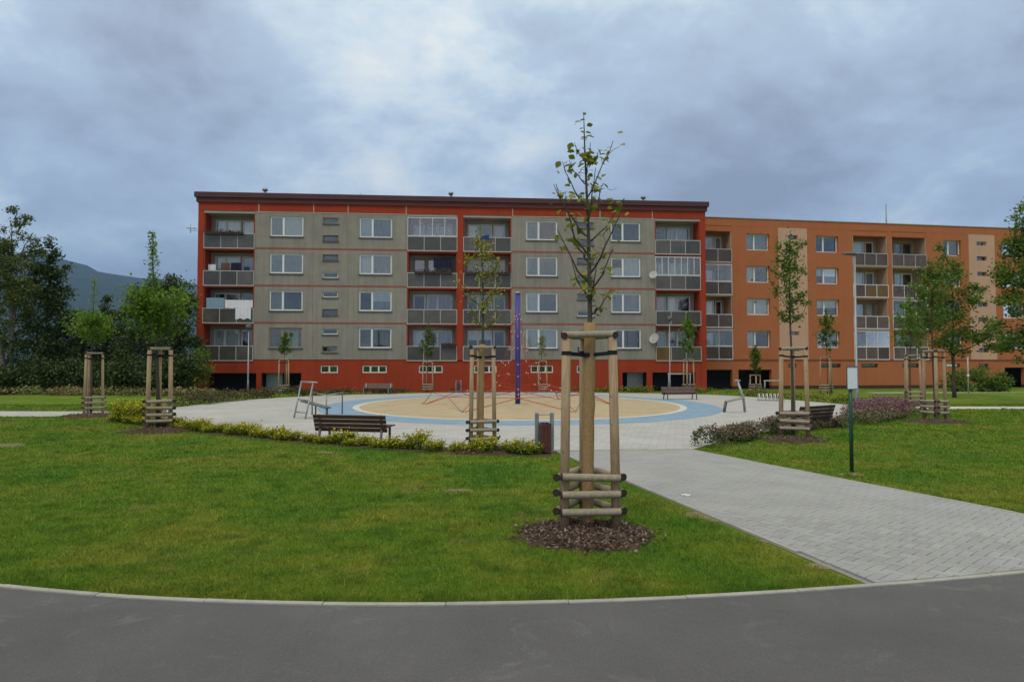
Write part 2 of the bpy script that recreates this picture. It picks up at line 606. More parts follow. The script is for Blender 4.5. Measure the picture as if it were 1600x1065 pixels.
M['soil'] = simple('planting_soil', (0.085, 0.062, 0.045), 0.95, 0.25, 8.0, 0.1, bump=0.8, bscale=20)
M['paper'] = simple('white_paper', (0.78, 0.78, 0.76), 0.8, 0.03, 5.0)
M['white'] = simple('white_paint', (0.74, 0.75, 0.76), 0.5, 0.04, 3.0)
M['cloth_white'] = simple('white_laundry', (0.78, 0.76, 0.80), 0.9, 0.05, 3.0)
M['cloth_blue'] = simple('pale_blue_laundry', (0.24, 0.36, 0.46), 0.9, 0.08, 3.0)
M['cloth_navy'] = simple('navy_laundry', (0.016, 0.018, 0.045), 0.9, 0.2, 3.0)
M['cloth_brown'] = simple('brown_laundry', (0.16, 0.09, 0.05), 0.9, 0.2, 3.0)
M['planter'] = simple('dark_planter', (0.05, 0.035, 0.03), 0.7, 0.2, 5.0)
M['forest'] = simple('forested_slope', (0.018, 0.032, 0.026), 0.95, 0.35, 0.012, 0.05)

M['leaf_near'] = leafy('lime_leaf', (0.12, 0.155, 0.022), (0.30, 0.31, 0.045), 0.3, obj=True)
M['leaf_yel'] = leafy('yellow_green_leaf', (0.14, 0.17, 0.025), (0.33, 0.30, 0.045), 0.3, patch=0.3)
M['leaf_bright'] = leafy('bright_leaf', (0.075, 0.165, 0.012), (0.19, 0.31, 0.028), 0.3, patch=0.3)
M['leaf_mid'] = leafy('mid_leaf', (0.060, 0.125, 0.016), (0.16, 0.225, 0.032), 0.3, patch=0.3)
M['leaf_dark'] = leafy('dark_leaf', (0.024, 0.050, 0.012), (0.075, 0.115, 0.024), 0.2, patch=0.45)
M['leaf_poplar'] = leafy('poplar_leaf', (0.055, 0.085, 0.020), (0.165, 0.19, 0.045), 0.25, patch=0.4)
M['shrub_yel'] = multi_ramp_leafy('yellow_shrub_leaf', [(0.0, (0.06, 0.11, 0.010)), (0.4, (0.16, 0.21, 0.012)), (0.7, (0.36, 0.34, 0.015)), (1.0, (0.62, 0.50, 0.02))])
M['hedge_red'] = multi_ramp_leafy('reddish_hedge_leaf', [(0.0, (0.035, 0.045, 0.014)), (0.5, (0.075, 0.085, 0.025)), (0.8, (0.14, 0.085, 0.05)), (1.0, (0.22, 0.13, 0.10))])
M['hedge_yel'] = multi_ramp_leafy('yellow_green_hedge_leaf', [(0.0, (0.06, 0.09, 0.014)), (0.5, (0.14, 0.17, 0.022)), (1.0, (0.30, 0.27, 0.03))])
M['spirea'] = multi_ramp_leafy('pink_spirea', [(0.0, (0.045, 0.075, 0.018)), (0.5, (0.10, 0.14, 0.032)), (0.64, (0.19, 0.13, 0.10)), (1.0, (0.36, 0.18, 0.22))])
M['spirea_purple'] = multi_ramp_leafy('purple_spirea', [(0.0, (0.05, 0.065, 0.02)), (0.3, (0.10, 0.11, 0.04)), (0.5, (0.21, 0.10, 0.12)), (1.0, (0.36, 0.13, 0.24))])
M['dry_grass'] = multi_ramp_leafy('dry_tall_grass', [(0.0, (0.10, 0.12, 0.03)), (0.5, (0.20, 0.18, 0.07)), (1.0, (0.33, 0.24, 0.13))])

exec_rng = np.random.default_rng(7)

# ================================================================== ground, road, paths, plaza
def v2(p):
    return np.array([p[0], p[1]])


KP = [(0, 920), (200, 934), (400, 943.5), (600, 948), (800, 947), (1000, 941), (1200, 929), (1370, 914.5), (1600, 898)]
_k = np.array([v2(G(*p)) for p in KP])
_kc = np.polyfit(_k[:, 0], _k[:, 1], 3)


def kerb_y(x):
    xc = np.clip(x, -5.0, 5.2)
    y = np.polyval(_kc, xc)
    dd = np.polyval(np.polyder(_kc), xc)
    return y + dd * (np.asarray(x) - xc)


# one ground sheet that reaches the horizon
xs = np.concatenate([[-6000, -3000, -1500, -700, -300, -150], np.linspace(-80, 80, 33), [150, 300, 700, 1500, 3000, 6000]])
ys = np.concatenate([[-3000, -800, -200, -60], np.linspace(-20, 45, 14), np.linspace(48.5, 52.5, 14), [60, 70, 80, 100, 140, 220, 400, 800, 1500, 3000, 7000]])
X, Y = np.meshgrid(xs, ys)
Z = np.vectorize(gz)(Y)
V = np.stack([X.ravel(), Y.ravel(), Z.ravel()], 1)
nx, ny = len(xs), len(ys)
ii, jj = np.meshgrid(np.arange(nx - 1), np.arange(ny - 1))
a = (jj * nx + ii).ravel()
lawn = big_mesh('lawn', V, np.stack([a, a + 1, a + nx + 1, a + nx], 1), None, M['grass_ground'], smooth=True)
tag(lawn, kind='structure')


def sheet(name, pts, z, mat, kind='structure', parent=None):
    bm = bmesh.new()
    vs = [bm.verts.new((p[0], p[1], z if not callable(z) else z(p[1]))) for p in pts]
    f = bm.faces.new(vs)
    bmesh.ops.triangulate(bm, faces=[f])
    bmesh.ops.recalc_face_normals(bm, faces=bm.faces)
    for f in bm.faces:
        if f.normal.z < 0:
            f.normal_flip()
    me = bpy.data.meshes.new(name); bm.to_mesh(me); bm.free()
    o = link(name, me, mat, parent)
    if kind:
        tag(o, kind=kind)
    return o


rx_ = np.concatenate([np.linspace(-60, -6, 8), np.linspace(-5, 5.5, 43), np.linspace(7, 60, 8)])
near = [(x, float(kerb_y(x)) - 0.002) for x in rx_]
far_ = [(x, float(kerb_y(x)) - 9.5) for x in rx_]
sheet('road', near + far_[::-1], 0.004, M['asphalt'])

# kerb stones along the asphalt
kerb = empty('kerb', (0, float(kerb_y(0)), 0)); tag(kerb, kind='structure')
KL = 1.0
xk = [-14.0]
while xk[-1] < 14.0:
    x = xk[-1]
    s = float(kerb_y(x + 0.01) - kerb_y(x)) / 0.01
    xk.append(x + KL / math.hypot(1, s))
rk = random.Random(3)
for i in range(len(xk) - 1):
    mb = MB()
    sub = np.linspace(xk[i] + 0.003, xk[i + 1] - 0.003, 4)
    b = 0.006
    dz = rk.uniform(-0.003, 0.003)
    secs = []
    for x in sub:
        s = float(kerb_y(x + 0.01) - kerb_y(x - 0.01)) / 0.02
        nrm = Vector((-s, 1)).normalized()
        p = Vector((x, float(kerb_y(x))))
        q = [(0, -0.10), (0, 0.020 - b), (b, 0.020), (0.06 - b, 0.020), (0.06, 0.020 - b), (0.06, -0.10)]
        secs.append([(p.x + nrm.x * u, p.y + nrm.y * u, h + dz) for u, h in q])
    base = len(mb.v)
    for sct in secs:
        mb.v += sct
    m = 6
    for j in range(len(secs) - 1):
        for k in range(m - 1):
            mb.f.append((base + j*m + k, base + (j+1)*m + k, base + (j+1)*m + k + 1, base + j*m + k + 1)); mb.sm.append(False)
    mb.f.append(tuple(base + k for k in range(m))); mb.sm.append(False)
    mb.f.append(tuple(base + (len(secs)-1)*m + k for k in reversed(range(m)))); mb.sm.append(False)
    o = mb.build('kerb_stone', M['kerb'])
    o.parent = kerb
    o.matrix_parent_inverse = Matrix.Translation(-kerb.location)

# plaza
PLAZA_PX = [(868, 706), (720, 700), (610, 694), (480, 686), (390, 678), (290, 667), (190, 653), (178, 648), (205, 643), (240, 640), (270, 637), (330, 630),
            (430, 621.5), (560, 616.5), (700, 613.5), (815, 612.8), (950, 613.8), (1080, 615.8), (1190, 621), (1260, 627), (1320, 632), (1372, 637),
            (1362, 646), (1345, 654), (1290, 661), (1220, 671), (1150, 683), (1080, 703)]
PLAZA = [tuple(G(*p))[:2] for p in PLAZA_PX]


def densify(poly, n=4, closed=True):
    """Catmull-Rom through the points"""
    out = []
    L = len(poly)
    for i in range(L if closed else L - 1):
        p0, p1, p2, p3 = (np.array(poly[(i + k) % L]) if closed else np.array(poly[min(max(i + k, 0), L - 1)]) for k in (-1, 0, 1, 2))
        for t in np.linspace(0, 1, n, endpoint=False):
            out.append(tuple(0.5 * ((2*p1) + (-p0+p2)*t + (2*p0-5*p1+4*p2-p3)*t*t + (-p0+3*p1-3*p2+p3)*t**3)))
    if not closed:
        out.append(tuple(poly[-1]))
    return out


PLAZA_D = densify(PLAZA[:-1] , 4, False) + [PLAZA[-1]]
plaza = sheet('plaza', PLAZA_D, 0.012, M['plaza'])
sheet('footpath', [(-70, 26.9), (-13.0, 25.8), (-12.3, 28.6), (-70, 30.0)], 0.008, M['plaza'])
sheet('footpath', [(14.2, 30.2), (80, 31.1), (80, 32.7), (14.2, 32.0)], 0.008, M['rim'])
pth = [(x, 47.2 + 0.10 * (x - 25)) for x in (25, 30, 40, 55, 80)]
sheet('footpath', pth + [(x, y + 1.3) for x, y in pth[::-1]], lambda y: gz(y) + 0.012, M['plaza'])

# round play area: blue rubber ring, pale rim, sand
CX, CY = 0.35, 33.85


def ellipse_ring(name, r0, r1, z, mat, n=96):
    mb = MB()
    for k in range(n):
        a0, a1 = 2*math.pi*k/n, 2*math.pi*(k+1)/n
        mb.poly([(CX + r[0]*math.cos(a), CY + r[1]*math.sin(a), z) for r, a in ((r0, a0), (r1, a0), (r1, a1), (r0, a1))])
    o = mb.build(name, mat)
    return tag(o, kind='structure')


ellipse_ring('rubber_surface', (7.85, 10.0), (9.4, 11.85), 0.016, M['rubber_blue'])
ellipse_ring('sandpit_rim', (7.6, 9.75), (7.9, 10.05), 0.021, M['rim'])
rr = np.linspace(0, 1, 22); th = np.linspace(0, 2*math.pi, 72, endpoint=False)
rg = np.random.default_rng(11)
SV = []
for r in rr:
    for t in th:
        h = 0.018 + 0.05 * (1 - r**4) * (0.6 + 0.4 * math.sin(3*t + 5*r)) * (1 if r < 1 else 0) + (rg.normal() * 0.012 if 0 < r < 0.97 else 0)
        SV.append((CX + 7.63*r*math.cos(t), CY + 9.78*r*math.sin(t), max(h, 0.018)))
SF = []
for i in range(21):
    for k in range(72):
        k2 = (k+1) % 72
        SF.append((i*72+k, (i+1)*72+k, (i+1)*72+k2, i*72+k2))
tag(big_mesh('sand', SV, SF, None, M['sand'], smooth=True), kind='structure')

# paved path: concrete blocks in herringbone
PL0, PL1 = v2(G(1362, 915)), v2(G(868, 706))
PR1, PR0 = v2(G(1080, 703)), v2(G(1600, 805))
_d = PR0 - PR1; PR0 = PR0 + _d * 0.55
_d = PL0 - PL1; PL0x = PL0 + _d * 0.05
path_poly = [tuple(PL0x), tuple(PR0), tuple(PR1), tuple(PL1)]
bed_pts = [(float(x), float(kerb_y(x)) + 0.059) for x in np.linspace(PL0[0] - 0.02, PR0[0], 8)] + [tuple(PR0 + np.array([0, .1])), tuple(PR1), tuple(PL1)]
path = sheet('path', bed_pts, 0.006, M['joint_sand'])


def clip_half(poly, p, n):
    out = []
    for i in range(len(poly)):
        a_, b_ = poly[i], poly[(i + 1) % len(poly)]
        da, db = np.dot(a_ - p, n), np.dot(b_ - p, n)
        if da >= 0:
            out.append(a_)
        if (da >= 0) != (db >= 0):
            out.append(a_ + (b_ - a_) * (da / (da - db)))
    return out


def left_normal(a_, b_):
    d_ = (b_ - a_) / np.linalg.norm(b_ - a_)
    return np.array([-d_[1], d_[0]])


EDG = 0.06
planes = []
for a_, b_ in ((PL0, PL1), (PL1, PR1), (PR1, PR0)):
    n_ = -left_normal(a_, b_)
    planes.append((a_ + n_ * EDG, n_))
ang = R(-49)
ax, ay = np.array([math.cos(ang), math.sin(ang)]), np.array([-math.sin(ang), math.cos(ang)])
O = np.array([2.0, 8.0])
blocks = []
S = 0.10
g = 0.0020
for k in range(-130, 131):
    for m_ in range(-50, 51):
        for (cx0, cy0, w, h) in ((k + 4*m_, k, 2, 1), (k + 4*m_ + 2, k - 1, 1, 2)):
            c_ = O + ax * (cx0 + w/2) * S + ay * (cy0 + h/2) * S
            if not (0 < c_[0] < 10 and 4.8 < c_[1] < 16.5):
                continue
            poly = [O + ax * (cx0*S + u) + ay * (cy0*S + v_) for u, v_ in ((g, g), (w*S - g, g), (w*S - g, h*S - g), (g, h*S - g))]
            for p, n_ in planes:
                poly = clip_half(poly, p, n_)
                if len(poly) < 3:
                    break
            if len(poly) < 3:
                continue
            kx = c_[0]
            s_ = float(kerb_y(kx + 0.05) - kerb_y(kx - 0.05)) / 0.1
            n_ = np.array([-s_, 1.0]); n_ /= np.linalg.norm(n_)
            poly = clip_half(poly, np.array([kx, float(kerb_y(kx))]) + n_ * 0.064, n_)
            if len(poly) < 3:
                continue
            P = np.array(poly)
            area = 0.5 * abs(np.sum(P[:, 0]*np.roll(P[:, 1], -1) - np.roll(P[:, 0], -1)*P[:, 1]))
            if area < 0.0006:
                continue
            blocks.append((P.mean(0), P, area))
seen = lambda c_: abs(c_[0] / c_[1]) < 0.77 and c_[1] > 3.8
blocks.sort(key=lambda b: (not seen(b[0]), b[0][0]**2 + b[0][1]**2))
rb = random.Random(5)


def block_into(mb, P, c_, z):
    """block with a small chamfer"""
    P = [np.array(p) for p in P]
    if np.sum([P[i][0]*P[(i+1) % len(P)][1] - P[(i+1) % len(P)][0]*P[i][1] for i in range(len(P))]) < 0:
        P = P[::-1]
    cen = np.mean(P, 0)
    ins = []
    for p in P:
        d_ = cen - p
        L_ = np.linalg.norm(d_)
        ins.append(p + d_ / max(L_, 1e-6) * min(0.005, L_ * 0.3))
    n = len(P)
    b = len(mb.v)
    for p in P:
        mb.v.append((p[0]-c_[0], p[1]-c_[1], 0.004))
    for p in P:
        mb.v.append((p[0]-c_[0], p[1]-c_[1], z - 0.004))
    for p in ins:
        mb.v.append((p[0]-c_[0], p[1]-c_[1], z))
    for i in range(n):
        j = (i + 1) % n
        mb.f.append((b+i, b+j, b+n+j, b+n+i)); mb.sm.append(False)
        mb.f.append((b+n+i, b+n+j, b+2*n+j, b+2*n+i)); mb.sm.append(False)
    mb.f.append(tuple(b + 2*n + i for i in range(n))); mb.sm.append(False)


shared = {}
rest = MB()
for idx, (c_, P, area) in enumerate(blocks):
    z = 0.025 + rb.uniform(-0.0018, 0.0018)
    if idx < 300:
        e = P[1] - P[0] if len(P) == 4 else None
        full = area > 0.98 * (2*S - 2*g) * (S - 2*g) and len(P) == 4
        key = ('h' if full and np.linalg.norm(P[1]-P[0]) > 0.12 else 'v') if full else None
        if key and key in shared:
            me = shared[key]
        else:
            mb = MB(); block_into(mb, P, c_, 0.025); me = mb.mesh('paving_block')
            me.materials.append(M['paver'])
            if key:
                shared[key] = me
        o = link('paving_block', me, None, path)
        o.location = (c_[0], c_[1], z - 0.025)
    else:
        block_into(rest, P, (0, 0), z)
o = rest.build('paving_blocks', M['paver'], path); tag(o, kind='stuff')

# thin edging stones beside the path and the line where it meets the plaza
edging = empty('path_edging', (PL0[0], PL0[1], 0)); tag(edging, kind='structure')
for a_, b_, sgn in ((PL0, PL1, 1), (PR0, PR1, -1), (PL1, PR1, 1)):
    L_ = np.linalg.norm(b_ - a_); d_ = (b_ - a_) / L_
    nrm = np.array([-d_[1], d_[0]])
    w_ = 0.05 if not (a_ is PL1) else 0.16
    n = max(1, int(L_ / 1.0))
    for i in range(n):
        p0 = a_ + d_ * (L_ * i / n + 0.003); p1 = a_ + d_ * (L_ * (i + 1) / n - 0.003)
        off = nrm * (-sgn) * (0.028 if w_ < 0.1 else -0.085)
        if kerb_y(p0[0]) + 0.1 > p0[1]:
            continue
        zt = 0.03 + rb.uniform(-.002, .002)
        mb = MB(); mb.obox((*(p0 + off), zt - 0.06), (*(p1 + off), zt - 0.06), w_, 0.12, bev=0.006)
        o = mb.build('edging_stone', M['kerb']); o.parent = edging; o.matrix_parent_inverse = Matrix.Translation(-edging.location)

# ------------------------------------------------------------------ mountain far behind the trees
def mountain():
    prof = [(-900, 588), (-300, 545), (-120, 500), (-30, 455), (20, 425), (50, 404), (68, 397), (76, 396), (92, 404), (120, 416), (150, 423), (200, 431), (260, 441), (330, 452),
            (430, 470), (560, 492), (700, 515), (900, 545), (1200, 570)]
    D0 = 3600.0
    rg = np.random.default_rng(2)
    xs_ = np.linspace(-900, 1200, 120)
    ht = np.interp(xs_, [p[0] for p in prof], [p[1] for p in prof])
    rows = 21
    V, Fc = [], []
    for j in range(rows):
        f = j / (rows - 1)
        y = D0 - 1500 + 3000 * f
        w = math.sin(math.pi * f) ** 0.8
        for i, px in enumerate(xs_):
            top = EYE + (570 - ht[i]) / F * D0
            z = max(top, 0) * w * (1 if abs(f - 0.5) < 0.05 else 1 + 0.04 * rg.normal() * w) - 2
            z = min(z, top * (y / D0))
            V.append(((px - 800) / F * D0, y, z))
    n = len(xs_)
    for j in range(rows - 1):
        for i in range(n - 1):
            Fc.append((j*n+i, j*n+i+1, (j+1)*n+i+1, (j+1)*n+i))
    o = big_mesh('mountain', V, Fc, None, M['forest'], smooth=True)
    tag(o, kind='structure')


mountain()

# ================================================================== houses
def wall_mesh(x0, x1, z0, z1, y0, y1, holes=()):
    xs_ = sorted({x0, x1, *[v for h in holes for v in (h[0], h[1])]})
    zs_ = sorted({z0, z1, *[v for h in holes for v in (h[2], h[3])]})
    nx_, nz_ = len(xs_) - 1, len(zs_) - 1
    sol = [[True] * nz_ for _ in range(nx_)]
    for i in range(nx_):
        for j in range(nz_):
            cx, cz = (xs_[i] + xs_[i+1]) / 2, (zs_[j] + zs_[j+1]) / 2
            for h in holes:
                if h[0] < cx < h[1] and h[2] < cz < h[3]:
                    sol[i][j] = False
    mb = MB()
    S_ = lambda i, j: 0 <= i < nx_ and 0 <= j < nz_ and sol[i][j]
    for i in range(nx_):
        for j in range(nz_):
            if not sol[i][j]:
                continue
            a, b, c, d = xs_[i], xs_[i+1], zs_[j], zs_[j+1]
            mb.poly([(a, y0, c), (b, y0, c), (b, y0, d), (a, y0, d)])
            mb.poly([(a, y1, c), (a, y1, d), (b, y1, d), (b, y1, c)])
            if not S_(i-1, j): mb.poly([(a, y0, c), (a, y0, d), (a, y1, d), (a, y1, c)])
            if not S_(i+1, j): mb.poly([(b, y0, c), (b, y1, c), (b, y1, d), (b, y0, d)])
            if not S_(i, j-1): mb.poly([(a, y0, c), (a, y1, c), (b, y1, c), (b, y0, c)])
            if not S_(i, j+1): mb.poly([(a, y0, d), (b, y0, d), (b, y1, d), (a, y1, d)])
    me = bpy.data.meshes.new('wall')
    me.from_pydata(mb.v, [], mb.f); me.update()
    return me


class House:
    def __init__(self, name, label, pxa, da, pxb, db, zbase, left_px):
        A = Vector((PXM(pxa, da, 450), da)); B = Vector((PXM(pxb, db, 450), db))
        self.e = (B - A).normalized()
        self.A0 = A
        u0 = self._u(left_px)
        self.A = A + self.e * u0
        self.zb = zbase
        self.rot = math.atan2(self.e.y, self.e.x)
        self.o = empty(name, (self.A.x, self.A.y, zbase + 0.27), self.rot)
        tag(self.o, label, 'building')
        self.u0 = u0

    def _u(self, px):
        r = ray(px, 450); k = r.x / r.y
        return (k * self.A0.y - self.A0.x) / (self.e.x - k * self.e.y)

    def u(self, px):
        return self._u(px) - self.u0

    def z(self, z):
        return z - self.zb

    def part(self, name, mb, mat, parent=None):
        return mb.build(name, mat, parent or self.o)

    def box(self, name, x0, x1, y0, y1, z0, z1, mat, parent=None):
        return self.part(name, MB().box(x0, x1, y0, y1, z0, z1), mat, parent)


rw = random.Random(21)


def window(house, parent, x0, x1, z0, z1, y, splits=(0.40,), frame='upvc', curt=None, sill='sill', name='window', fw=0.075, sillw=0.06):
    fw = fw * 1.25
    """frame mesh with panes, sill and curtain as its pieces"""
    mb = MB()
    yb = y + 0.07
    mb.box(x0, x0+fw, y, yb, z0, z1).box(x1-fw, x1, y, yb, z0, z1)
    mb.box(x0+fw, x1-fw, y, yb, z0, z0+fw).box(x0+fw, x1-fw, y, yb, z1-fw, z1)
    ed = [x0+fw]
    for s in splits:
        xm = x0 + (x1-x0)*s
        mb.box(xm-fw*0.75, xm+fw*0.75, y-0.008, yb-0.006, z0+fw, z1-fw)
        ed += [xm-fw*0.75, xm+fw*0.75]
    ed.append(x1-fw)
    f = mb.build(name, M[frame], parent)
    for i in range(0, len(ed), 2):
        p = MB(); p.poly([(ed[i], y+0.035, z0+fw), (ed[i+1], y+0.035, z0+fw), (ed[i+1], y+0.035, z1-fw), (ed[i], y+0.035, z1-fw)])
        p.build('pane', M['glass'], f)
    if sill:
        s = MB(); s.box(x0-0.06, x1+0.06, y-0.16, y-0.004, z0-sillw, z0-0.012)
        s.build('sill', M[sill], f)
    if curt:
        for (fa, fb, ga, gb, cm) in curt:
            c = MB()
            xa, xb = x0+fw+(x1-x0-2*fw)*fa, x0+fw+(x1-x0-2*fw)*fb
            za, zb_ = z0+fw*0.5+(z1-z0-fw)*ga, z0+fw*0.5+(z1-z0-fw)*gb
            n = max(4, int((xb-xa)/0.16))
            for k in range(n):
                xa_, xb_ = xa+(xb-xa)*k/n, xa+(xb-xa)*(k+1)/n
                ya_, yb_ = y+0.11+0.02*(k % 2), y+0.11+0.02*((k+1) % 2)
                c.poly([(xa_, ya_, za), (xb_, yb_, za), (xb_, yb_, zb_), (xa_, ya_, zb_)])
            c.build('curtain', M[cm], f)
    return f


CURT = [[(0, .38, 0, 1, 'curtain'), (.42, 1, 0, 1, 'curtain')], [(0, 1, 0, 1, 'curtain_grey')], [(0, 1, .5, 1, 'curtain')], [(.42, 1, 0, 1, 'blind')],
        [(0, .2, 0, 1, 'curtain'), (.8, 1, 0, 1, 'curtain')], None, [(0, 1, 0, 1, 'curtain')], [(0, .38, 0, 1, 'curtain')]]


def loggia(house, x0, x1, zf, zc, D=1.35, wall='log_wall', side='red', slab='red', rail='rail', panel='panel', npan=3, glazed=None, mirror=False, side_l=True, side_r=True, thick_rail=0.05, gold=()):
    o = house.o
    house.box('loggia_slab', x0+0.002, x1-0.002, 0.02, D-0.002, zf-0.17, zf, M[slab])
    # back wall with a window and a balcony door
    w = x1 - x0
    fl = (lambda a, b: (x0 + w*a, x0 + w*b)) if not mirror else (lambda a, b: (x0 + w*(1-b), x0 + w*(1-a)))
    wa, wb = fl(0.10, 0.62); da, db = fl(0.645, 0.90)
    zt = min(zf + 2.38, zc - 0.12)
    holes = [(wa, wb, zf+0.86, zt), (da, db, zf+0.06, zt)]
    me = wall_mesh(x0+0.001, x1-0.001, zf+0.001, zc+0.05, D, D+0.2, holes)
    bw = link('loggia_back_wall', me, M[wall], o)
    fr = 'upvc' if rw.random() < 0.8 else 'oldwood'
    window(house, bw, wa+.002, wb-.002, zf+0.862, zt-.002, D+0.06, (0.42,), fr, rw.choice(CURT), None, 'window_frame', 0.085)
    window(house, bw, da+.002, db-.002, zf+0.062, zt-.002, D+0.06, (), fr, rw.choice([None, None, [(0, 1, 0, 1, 'curtain')], [(0, 1, 0, 1, 'curtain_grey')]]), None, 'door_frame', 0.09)
    if side_l: house.box('loggia_side_wall', x0+0.003, x0+0.09, 0.03, D-0.003, zf+0.002, zc, M[side])
    if side_r: house.box('loggia_side_wall', x1-0.09, x1-0.003, 0.03, D-0.003, zf+0.002, zc, M[side])
    # balustrade
    t = thick_rail
    mb = MB()
    yA, yB = -0.045, 0.012
    zr0, zr1 = zf-0.06, zf+1.10
    mb.box(x0, x1, yA, yB, zr0, zr0+t*1.5).box(x0, x1, yA, yB, zr1-t*1.2, zr1)
    xsn = [x0 + t/2 + (w - t) * k / npan for k in range(npan + 1)]
    for xx in xsn:
        mb.box(xx-t/2, xx+t/2, yA, yB, zr0+t*1.5, zr1-t*1.2)
    bal = mb.build('balustrade', M[rail], o)
    for k in range(npan):
        p = MB(); p.box(xsn[k]+t/2+.004, xsn[k+1]-t/2-.004, -0.022, -0.008, zr0+t*1.5+.004, zr1-t*1.2-.004)
        p.build('panel', M['panel_gold' if k in gold else panel], bal)
    if glazed:
        mb = MB()
        z0_, z1_ = zr1+0.005, zc-0.06
        gl = M['rail_white']
        mb.box(x0, x1, -0.04, 0.01, z1_-0.06, z1_)
        mb.box(x0, x1, -0.04, 0.01, z0_, z0_+0.05)
        xg = [x0 + 0.025 + (w-0.05)*k/glazed for k in range(glazed+1)]
        for xx in xg:
            mb.box(xx-0.022, xx+0.022, -0.04, 0.01, z0_+0.05, z1_-0.06)
        gz_ = mb.build('loggia_glazing', gl, o)
        for k in range(glazed):
            p = MB(); p.poly([(xg[k]+.022, -0.015, z0_+.05), (xg[k+1]-.022, -0.015, z0_+.05), (xg[k+1]-.022, -0.015, z1_-.06), (xg[k]+.022, -0.015, z1_-.06)]); p.build('pane', M['glass'], gz_)
    return bal


# ---------------------------------------------------------------- grey and red block
H1 = House('apartment_building', 'grey and brick-red four storey panel block with dark maroon roof edge', 308, 50.8, 1103, 54.0, -0.4, 308)
u, z = H1.u, H1.z
ZL = [2.03, 4.84, 7.65, 10.46, 13.25]
W1 = u(1103)
DEP = 11.0
H1.box('end_wall', 0, u(317), 0, DEP, 0, z(13.25), M['red'])
H1.box('end_wall', u(1095), W1, 0, DEP, 0, z(13.25), M['red'])
H1.box('party_wall', u(714.5), u(723.5), -0.03, 2.6, z(2.03), z(13.25), M['red'])
H1.box('parapet_band', 0, W1, -0.012, 0.35, z(13.252), z(13.88), M['red'])
H1.box('fascia', -0.12, W1+0.12, -0.14, 0.5, z(13.882), z(14.22), M['maroon2'])
mb = MB()
mb.box(-0.22, W1+0.22, -0.30, 0.6, z(14.222), z(14.60))
H1.part('roof_edge', mb, M['maroon'])
mb = MB()
mb.poly([(-0.2, -0.26, z(14.605)), (W1+0.2, -0.26, z(14.605)), (W1+0.2, DEP/2, z(14.78)), (-0.2, DEP/2, z(14.78))])
mb.poly([(-0.2, DEP/2, z(14.78)), (W1+0.2, DEP/2, z(14.78)), (W1+0.2, DEP+.3, z(14.605)), (-0.2, DEP+.3, z(14.605))])
H1.part('roof', mb, M['maroon2'])
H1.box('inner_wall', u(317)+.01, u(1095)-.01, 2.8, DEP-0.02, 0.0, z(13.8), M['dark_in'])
H1.box('rear_wall', 0, W1, DEP+0.002, DEP+0.2, 0, z(14.2), M['concrete'])
for xv in (407, 704, 1011):
    uu = u(xv)
    mb = MB(); mb.tube([(uu, .9, z(14.6)), (uu, .9, z(15.05))], 0.11, 10).tube([(uu, .9, z(15.05)), (uu, .9, z(15.22))], 0.2, 10)
    H1.part('roof_vent', mb, M['metal'])
mb = MB(); ux = u(1025); mb.tube([(u(560), .8, z(14.6)), (u(560), .8, z(15.0))], 0.02, 6)
H1.part('roof_rod', mb, M['metal_dark'])

PANELS = [(397, 489, 'w', 421, 473), (489, 543, 'v', 504, 528), (543, 636, 'w', 561, 612),
          (799, 886, 'w', 822, 871), (886, 938, 'v', 902, 928), (938, 1024, 'w', 955, 1001)]
OLD = {(0, 0)}
WC = {  # (panel index, storey) -> curtains
    (0, 0): [(.0, .36, 0, 1, 'curtain_gold'), (.42, .9, 0, 1, 'curtain_green')], (0, 1): [(.0, .38, 0, 1, 'blind')], (0, 2): [(.42, 1, 0, 1, 'curtain_grey'), (0, .38, 0, 1, 'curtain_grey')],
    (0, 3): [(.42, 1, 0, 1, 'curtain'), (0, .38, 0, 1, 'curtain_grey')],
    (2, 0): None, (2, 1): [(.42, 1, .5, 1, 'curtain'), (.42, 1, 0, .5, 'curtain_grey')], (2, 2): [(0, .38, 0, 1, 'curtain_grey'), (.42, 1, 0, 1, 'curtain_grey')],
    (2, 3): [(.42, 1, .0, 1, 'curtain_grey'), (0, .38, 0, 1, 'curtain')],
    (3, 0): [(0, .38, 0, 1, 'curtain'), (.42, 1, 0, 1, 'curtain')], (3, 1): [(0, .38, 0, 1, 'curtain'), (.42, 1, 0, 1, 'blind')], (3, 2): [(0, .38, 0, 1, 'curtain_grey'), (.42, 1, 0, 1, 'blind')],
    (3, 3): [(.42, 1, 0, 1, 'curtain_gold'), (0, .38, 0, 1, 'curtain_grey')],
    (5, 0): None, (5, 1): [(0, 1, 0, 1, 'curtain_grey')], (5, 2): [(.42, 1, 0, 1, 'curtain'), (0, .38, 0, .5, 'curtain')], (5, 3): None}
